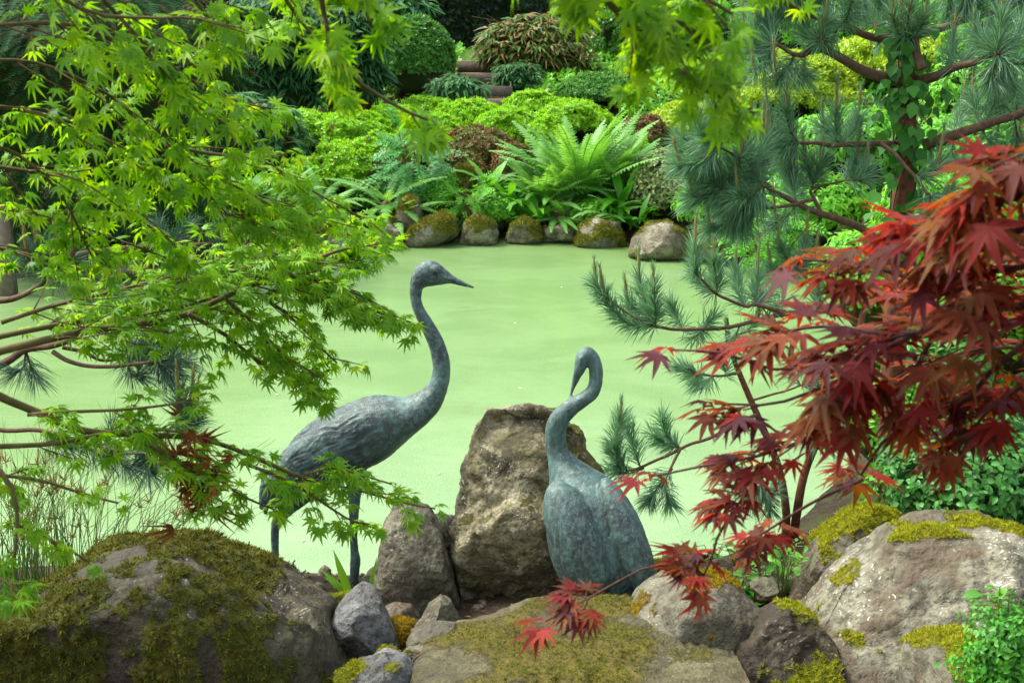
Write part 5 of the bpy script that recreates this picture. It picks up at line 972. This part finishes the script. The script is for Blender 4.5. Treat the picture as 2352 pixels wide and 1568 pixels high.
for k, (lab, x, y, rx, ry, Y) in enumerate((('olive shrub mound behind the lush shrub far right', 2100, 140, 170, 70, 19.5), ('rounded shrub at the far right top', 2330, 110, 150, 90, 18.5), ('shrub mound between the yellow shrub and the top maple spray', 1610, 200, 100, 60, 20.0), ('shrub below the yellow mound right of the fern', 1640, 400, 80, 60, 15.6), ('shrub mound left of the far hedge', 700, 60, 140, 80, 21.5))):
    bb('lush_shrub', lab, (x, y), Y, rx, ry, AZ, .085, 3200, (M_YELL, M_LUSH, M_AZ, M_LUSH, M_DOME)[k], 270+k, lump=.28, freq=2.4, core=.85, layer=.3, group='filler shrubs of the far bank')
for k, (lab, x, y, rx, ry, Y) in enumerate((('leafy shrub at the right edge behind the red maple', 2300, 720, 170, 150, 8.4), ('leafy shrub at mid right between red leaves and box bush', 2150, 850, 140, 110, 7.8), ('low leafy shrub at the foot of the pine', 2040, 960, 90, 90, 6.9))):
    bb('lush_shrub', lab, (x, y), Y, rx, ry, [oval(.28, .3), oval(.24, .5)], .06, 2400, (M_LUSH, M_DOME, M_LUSH)[k], 290+k, lump=.3, freq=2.2, core=.75, layer=.35, group='leafy shrubs of the right bank', nmax=80, minpx=14)
# bamboo and sasa: arching culms with fans of blades
BL = [blade(2, .085, .5), blade(2, .075, .8), blade(2, .095, .3)]
def bamboo(name, label, cpx, Y, rx, ry, n, leaf, mat, seed, nmax=120, cat='bamboo', group=None, dp=None, droop=.75, culms=26):
    r = np.random.default_rng(seed); c = at(cpx[0], cpx[1], Y); s = mpp(cpx[0], cpx[1], Y); a, b = rx*s, ry*s; dp = dp or a*.6; g = gz(c[0], c[1]); base = np.array([c[0], c[1], g]); root = empty(name, base, label, cat, group); mb = MB(); T, D, N = [], [], []
    for k in range(culms):
        q = r.normal(size=2)*.3; tip = np.array([c[0]+np.clip(r.normal()*.55, -1, 1)*a, c[1]+np.clip(r.normal()*.5, -1, 1)*dp, c[2]+b*r.uniform(-.1, 1.)]); p0 = np.array([c[0]+q[0]*a, c[1]+q[1]*dp, g]); p0[2] = gz(p0[0], p0[1])
        Q = catmull([p0, p0*.45+tip*.55+[0, 0, .25*(tip[2]-g)], tip], 14); mb.add(*tube(Q, np.linspace(.012, .004, 14), 5), a=r.random())
    V, F = ico(3); core = c+np.stack([V[:, 0]*a*.8, V[:, 1]*dp*.6+.15*dp, np.where(V[:, 2] > 0, V[:, 2]*b*.8, V[:, 2]*max(b, c[2]-g))], -1); wmesh('inner_shade_fill', core, F, M_CORE, root, smooth=True)  # solid core coloured dark in place of the shade between culms
    mb.wobj('culms', M_TWIG, root, stuff=True)
    m = n//5; d = unit(r.normal(size=(m, 3))); d[:, 1] = -np.abs(d[:, 1])*.9+.2; d[:, 2] = np.where(d[:, 2] < -.6, -d[:, 2], d[:, 2]); rad = r.random(m)**.4
    low = max(b, (c[2]-g)*.95); P = c+np.stack([d[:, 0]*a, d[:, 1]*dp, np.where(d[:, 2] > 0, d[:, 2]*b, d[:, 2]*low)], -1)*rad[:, None]*(1+.2*fbm(d*3+seed, 2, seed))[:, None]
    for k in range(m):
        az = r.random()*6.28
        for z in range(5):
            e = az+(z-2)*.5+r.normal()*.2; dr = unit([math.cos(e), math.sin(e)-.35, -droop*r.uniform(.2, 1.3)+.35]); T.append(P[k]); D.append(dr); N.append(unit(r.normal(size=3)*.3+[0, -.35, 1.]))
    put_leaves(root, BL, basis(np.array(D), np.array(N)), np.array(T), leaf*r.uniform(.6, 1.2, len(T)), mat, nmax, minpx=12); return root
bamboo('bamboo_clump', 'dense dark bamboo filling the upper left behind the maple', (600, 140), 18.0, 190, 150, 4200, .24, M_BAMBD, 1, 200, group='bamboo on the far bank')
bamboo('bamboo_clump', 'bluish bamboo drooping over the left end of the azaleas', (560, 320), 15.9, 150, 110, 2800, .22, M_BAMB, 2, 200, group='bamboo on the far bank')
bamboo('bamboo_clump', 'bamboo behind the left maple at the far left shore', (330, 420), 14.8, 190, 140, 2800, .22, M_BAMB, 3, 120, group='bamboo on the far bank')
bamboo('bamboo_clump', 'dark bamboo between the pale tuft and the clipped dome', (800, 130), 18.8, 100, 130, 2400, .22, M_BAMBD, 4, 150, group='bamboo on the far bank')
bamboo('bamboo_clump', 'pale feathery bamboo tuft at the top edge above the clipped dome', (905, 15), 20.6, 85, 50, 900, .3, M_BAMB, 5, 150, group='bamboo on the far bank')
bamboo('bamboo_clump', 'strappy low bamboo in front of the clipped dome by the steps', (1050, 205), 18.9, 68, 36, 900, .2, M_BAMB, 6, 150, group='bamboo on the far bank')
bamboo('bamboo_clump', 'dark strappy growth under the left maple at the shore', (130, 540), 13.6, 190, 90, 1800, .22, M_BAMBD, 7, 120, group='bamboo on the far bank')
bamboo('sasa_clump', 'browned sasa bamboo thicket right of the steps', (1225, 120), 21.4, 140, 85, 6000, .2, M_SASA, 8, 250, 'dwarf bamboo', droop=.5)
bamboo('sasa_clump', 'green low sasa in front of the browned thicket', (1190, 185), 20.4, 60, 45, 1300, .15, M_BAMB, 9, 150, 'dwarf bamboo', droop=.5)
# dark hedge far behind, yew at the upper left
def hedge(name, label, x0, x1, y0, y1, h, n, mat, seed, tm, leaf):
    r = np.random.default_rng(seed); base = np.array([(x0+x1)/2, y0, gz((x0+x1)/2, y0)]); root = empty(name, base, label, 'hedge'); g = base[2]
    m = 90; xs = np.linspace(x0+.15, x1-.15, m); zs = np.linspace(g-.2, g+h-.2, 24); X, Z = np.meshgrid(xs, zs); X, Z = X.ravel(), Z.ravel(); Yf = y0+.15+.12*fbm(np.stack([X, Z, 0*X], -1)*1.3, 3, seed); i = (np.arange(23)[:, None]*m+np.arange(m-1)[None]).ravel(); Vf = np.stack([X, Yf, Z], -1)
    Fq = np.stack([i, i+1, i+m+1, i+m], -1); Vb = np.stack([X, 0*X+y1, Z], -1); e = len(Vf); top = (23*m+np.arange(m-1)); Ft = np.stack([top, top+1, e+top+1, e+top], -1); wmesh('inner_shade_fill', np.vstack([Vf, Vb]), [Fq, Fq[:, ::-1]+e, Ft], M_CORE, root, smooth=True)  # dark sheet behind the leaves, coloured as the hedge's inner shade
    u = r.random(n); v = r.random(n); t = r.random(n) < .12; P = np.stack([x0+(x1-x0)*u, np.where(t, y0+(y1-y0)*r.random(n), y0+.12*fbm(np.stack([u*60, v*5, 0*u], -1), 3, seed)), np.where(t, g+h+.05*r.normal(size=n), g+h*v)], -1); N = unit(np.where(t[:, None], [0, 0, 1.], [0, -1., .35])+.5*unit(r.normal(size=(n, 3))))
    put_leaves(root, tm, basis(np.cross(N, unit(r.normal(size=(n, 3)))), N), P, leaf*r.uniform(.7, 1.3, n), mat, 0); return root
hedge('tall_hedge', 'tall dark clipped hedge closing the garden behind the steps', -14, 16, 25.5, 27.5, 4.2, 14000, M_HEDGE, 3, AZ, .13)
YT = [blade(2, .05, .3), blade(2, .045, .5)]
def twigdir(d, nn, r): return unit(np.stack([d[:, 0], d[:, 1]-.3, -np.abs(d[:, 2])*.3-.35], -1)+.4*unit(r.normal(size=d.shape)))
def comb(k=14):
    Vs, Fs = [], []
    for i in range(k):
        y = .1+.85*i/k; l = .17*(1-.5*i/k)
        for s in (-1, 1): n_ = len(Vs); Vs += [[0, y-.03, 0], [s*l, y+.1, .02], [0, y+.03, 0]]; Fs.append([n_, n_+1, n_+2])
    n_ = len(Vs); Vs += [[-.01, 0, 0], [.01, 0, 0], [0, 1, -.05]]; Fs.append([n_, n_+1, n_+2]); return np.array(Vs, float), np.array(Fs)
bush('yew_tree', 'dark yew foliage behind the maple at the upper left', (170, 120), 13.5, 330, 190, [comb(8), comb(7)], .32, 5200, M_YEW, 300, 'tree', lump=.3, freq=2., core=.6, layer=.4, leafdir=twigdir, nmax=60, minpx=20, minz=-.92)
bush('yew_tree', 'tall dark evergreen behind the far bamboo at the left', (420, -60), 22.5, 420, 190, [comb(8), comb(7)], .55, 5000, M_YEW, 301, 'tree', lump=.25, freq=2., core=.7, layer=.3, leafdir=twigdir, minz=-.92)
bush('evergreen_tree', 'soft green trees behind the pine at the top right', (1950, 40), 23.5, 420, 140, AZ, .12, 6000, M_LUSH, 302, 'tree', lump=.3, freq=2.4, core=.85, layer=.3)
bush('evergreen_tree', 'dark shrub behind the top maple spray at right centre', (1520, 90), 22.5, 150, 120, AZ, .09, 3600, M_DOME, 303, 'tree', lump=.3, freq=2.4, core=.85, layer=.3)
# ferns
FR = [frond(30, .6, 1, .12), frond(30, .45, 2, .13), frond(28, .8, 3, .12), frond(30, .5, 4, .12, lean=.4), frond(30, .5, 5, .12, lean=-.4)]
def fern(name, label, cpx, Y, n, ln, seed, el=(.5, 1.35), mat=None, group='ferns on the far bank', fwd=.35):
    r = np.random.default_rng(seed); c = at(cpx[0], cpx[1], Y); c[2] = min(c[2], gz(c[0], c[1])+.35); root = empty(name, c, label, 'fern', group)
    mb = MB(); mb.add(*ellip(c+np.array([0, 0, -.04]), np.diag([.09, .09, .09]), 2)); mb.wobj('crown', M_TWIG, root)
    az = np.arange(n)*2.399+r.normal(0, .2, n); e = r.uniform(*el, n); D = np.stack([np.cos(az)*np.cos(e), np.sin(az)*np.cos(e)-fwd*np.cos(e), np.sin(e)], -1); D = unit(D); N = unit(np.stack([-np.cos(az)*np.sin(e), -np.sin(az)*np.sin(e), np.cos(e)], -1)+[0, -.1, 0])
    put_leaves(root, FR, basis(D, N), np.repeat(c[None], n, 0)+r.normal(0, .03, (n, 3)), ln*r.uniform(.7, 1.1, n), mat or M_FERN, 300, name='frond'); return root
fern('large_fern', 'big upright fern with arching fronds at the centre of the far shore', (1330, 480), 15.45, 55, 1.25, 1, (.95, 1.5))
fern('large_fern', 'third fern leaning right behind the hart\'s-tongue clump', (1400, 465), 15.6, 34, 1.05, 3, (.8, 1.45))
fern('large_fern', 'second fern leaning left out of the big fern', (1250, 470), 15.3, 30, .85, 2, (.5, 1.3))
for k, (lab, x, y, Y, n, ln) in enumerate((('small fern hanging over the shore under the big fern', 1290, 500, 15.05, 16, .55), ('fern spreading over the block-shaped shore stone', 890, 470, 15.1, 16, .7), ('fern drooping to the water left of the block stone', 905, 510, 14.9, 12, .6), ('small fern at the foot of the left azaleas', 740, 480, 15.0, 16, .65), ('small fern half hidden behind maple leaves', 660, 455, 15.0, 16, .6), ('small fern between the shore stones', 1080, 480, 15.1, 12, .45), ('fern right of the hart\'s-tongue clump', 1410, 500, 14.95, 14, .5))):
    fern('fern', lab, (x, y), Y, n, ln, 10+k, (.1, 1.1))
# strap-leaved clumps
ST = [blade(5, .075, .6, .02), blade(5, .07, .9, .02), blade(5, .085, .35, .02)]
def straps(name, label, cpx, Y, n, ln, seed, group='strap-leaved clumps on the far shore'):
    r = np.random.default_rng(seed); c = at(cpx[0], cpx[1], Y); c[2] = min(c[2], gz(c[0], c[1])+.25); root = empty(name, c, label, 'plant', group); az = np.arange(n)*2.399; e = r.uniform(.3, 1.3, n); D = unit(np.stack([np.cos(az)*np.cos(e), np.sin(az)*np.cos(e)-.25, np.sin(e)], -1)); N = unit(np.stack([-np.cos(az)*np.sin(e), -np.sin(az)*np.sin(e)-.2, np.cos(e)], -1))
    put_leaves(root, ST, basis(D, N), np.repeat(c[None], n, 0)+r.normal(0, .05, (n, 3)), ln*r.uniform(.7, 1.15, n), M_HART, 300)
for k, (lab, x, y, Y, n, ln) in enumerate((('hart\'s-tongue clump left of the big fern', 1180, 470, 15.3, 24, .55), ('low hart\'s-tongue tuft under the browned azaleas', 1120, 440, 15.5, 20, .5), ('hart\'s-tongue tuft in front of the big fern', 1240, 510, 15.05, 14, .4), ('hart\'s-tongue clump between big fern and pale shrub', 1430, 480, 15.1, 22, .5), ('hart\'s-tongue tuft hanging over the right shore stones', 1460, 520, 14.8, 14, .4), ('strap leaves at the left far shore', 560, 480, 14.7, 18, .5))): straps('hart_tongue', lab, (x, y), Y, n, ln, 40+k)
def pinnate(seed, pairs=6):
    r = np.random.default_rng(seed); V, F = [[-.008, 0, 0], [.008, 0, 0], [0, 1, -.2]], [[0, 1, 2]]
    for k in range(pairs*2+1):
        t = .25+.75*(k//2)/pairs; s = (-1, 1)[k % 2]; d = np.array([s*.9, .45, -.1]) if k < pairs*2 else np.array([0, 1., -.2]); d = unit(d+r.normal(0, .12, 3)); q = np.cross(d, [0, 0, 1.]); l = .24*r.uniform(.8, 1.15); p = np.array([0, t, -.2*t*t]); i = len(V)
        V += [p, p+d*l*.5-q*l*.24, p+d*l, p+d*l*.5+q*l*.24]; F += [[i, i+1, i+2], [i, i+2, i+3]]
    return np.array(V, float), np.array(F)
# pinnate sapling and light shrubs on the shore
PIN = [pinnate(31), pinnate(32)]
def sapling(name, label, cpx, Y, rx, ry, n, ln, mat, seed):
    r = np.random.default_rng(seed); c = at(cpx[0], cpx[1], Y); s = mpp(cpx[0], cpx[1], Y); g = gz(c[0], c[1]); root = empty(name, np.array([c[0], c[1], g]), label, 'sapling'); mb = MB(); T, D, N = [], [], []
    for k in range(7):
        tip = c+np.array([r.normal()*rx*s*.5, r.normal()*.2, r.uniform(.2, 1)*ry*s]); Q = catmull([[c[0], c[1], g], (tip+[c[0], c[1], g])/2+[0, 0, .1], tip], 12); mb.add(*tube(Q, np.linspace(.014, .004, 12), 6))
    mb.wobj('stems', M_TWIG, root, stuff=True); d = unit(r.normal(size=(n, 3))); P = c+d*np.array([rx*s, .35, ry*s])*(r.random(n)**.45)[:, None]
    D = unit(d*[1, 1, .4]+[0, -.4, -.15]+.4*unit(r.normal(size=(n, 3)))); N = unit([0, -.5, 1.]+.4*unit(r.normal(size=(n, 3)))); put_leaves(root, PIN, basis(D, N), P, ln*r.uniform(.7, 1.2, n), mat, 300, rest='foliage')
sapling('pinnate_sapling', 'bluish-green pinnate-leaved sapling in front of the azaleas', (945, 375), 15.5, 70, 95, 260, .24, M_ROW, 1)
sapling('pinnate_sapling', 'light green pinnate shrub above the shore stones', (1070, 455), 15.2, 60, 45, 130, .18, M_LUSH, 2)
sapling('pinnate_sapling', 'bright pinnate shrub at the right shore under the pine', (1770, 535), 13.1, 80, 60, 140, .26, M_LUSH, 3)
# creeping leaves over the far bank's soil
n = 26000; xs = rng.uniform(-9, 12, n); ys = np.where(rng.random(n) < .25, rng.uniform(6.2, 12, n), rng.uniform(12, 24.5, n)); d_ = pond_d(xs, ys); q = (d_ > .15) & (fbm(np.stack([xs*.9, ys*.9, 0*xs], -1), 3, 71) > -.22) & ~((np.abs(xs+.3) < .5) & (ys > 18.8)) & ((xs > 1.2) | (ys > 11)); xs, ys = xs[q], ys[q]; n = len(xs)
T_ = np.stack([xs, ys, terrain(xs, ys)+rng.random(n)*.12], -1); nn = unit(np.array([0, -.5, 1.])+.5*rvec(n)); V1, F1, a1 = scatter(*rosette(5, 77, .3, .5, True), basis(np.cross(nn, rvec(n)), nn), T_, rng.uniform(.06, .13, n)*np.where(ys < 12, .6, 1), rng.random(n))
o = wmesh('ground_cover', V1, F1, M_LUSH, attrs={'rnd': a1}, stuff=True); o['label'] = 'creeping green ground cover over the far bank'
for k, (lab, x, y, rx, ry, Y, mt) in enumerate((('leafy green tuft between the sapling and the browned azaleas', 1000, 440, 50, 40, 15.4, 1), ('dark leafy tuft above the block-shaped stone', 850, 450, 55, 42, 15.4, 2), ('small shrub at the foot of the left azalea mound', 700, 420, 70, 50, 15.6, 0), ('low green shrub above the cone-shaped stone', 1140, 480, 50, 34, 15.2, 1), ('low shrub between the shore stones and the hart\'s-tongue', 1370, 490, 60, 36, 15.1, 1), ('shrub left of the browned azalea mound', 960, 330, 50, 40, 16.6, 0), ('bright shrub behind the left maple tips at the shore', 600, 470, 80, 60, 15.0, 1), ('green mound right of the big fern', 1440, 380, 60, 55, 16.2, 0), ('leafy mound right of the low box hedge', 1510, 250, 80, 55, 19.0, 1), ('light shrub behind the pine tufts above the right boulder', 1620, 470, 70, 60, 14.6, 1))):
    bb('small_shrub', lab, (x, y), Y, rx, ry, AZ if mt == 0 else [oval(.28, .3), oval(.24, .5)], .045 if mt == 0 else .06, 2000, (M_AZ, M_LUSH, M_DOME)[mt], 310+k, lump=.35, freq=2.6, core=.78, layer=.35, group='small shrubs of the far shore')
# steps up from the far bank, timber post at the left
M_TIMB = bark_mat('weathered_timber', (86, 78, 66), (110, 100, 86), 18); M_GRAV = bark_mat('brown_gravel', (100, 84, 64), (124, 104, 80), 60, .95)
st0 = at(1120, 235, 19.6); root = empty('garden_steps', np.array([st0[0], 19.6, gz(st0[0], 19.6)]), 'timber-edged gravel steps climbing the far bank', 'steps')
for k in range(4):
    y = 19.5+k*.62; z = at(1120, 232, 19.5)[2]+k*.15; x = at(1130-9*k, 200, y)[0]; mb = MB(); mb.add(*box((x-.34, y, z-.14), (x+.34, y+.07, z+.012))); mb.wobj('riser', M_TIMB, root, smooth=False)
    mb = MB(); mb.add(*box((x-.34, y+.07, z-.5), (x+.34, y+.618, z))); mb.wobj('tread', M_GRAV, root, smooth=False)
p = at(14, 640, 12.0); mb = MB(); s = .07; g = -.35
pb = np.array([p[0], 12.0, g]); root = empty('timber_post', pb, 'weathered square timber post at the left edge of the pond', 'post')
mb.add(*box((p[0]-s, 12.0-s, g), (p[0]+s, 12.0+s, at(14, 482, 12.0)[2]))); mb.wobj('shaft', M_TIMB, root, smooth=False); mb = MB(); zt = at(14, 482, 12.0)[2]; V, F = box((p[0]-s-.012, 12.0-s-.012, zt+.002), (p[0]+s+.012, 12.0+s+.012, zt+.03)); mb.add(V, F); mb.wobj('cap', M_TIMB, root, smooth=False)
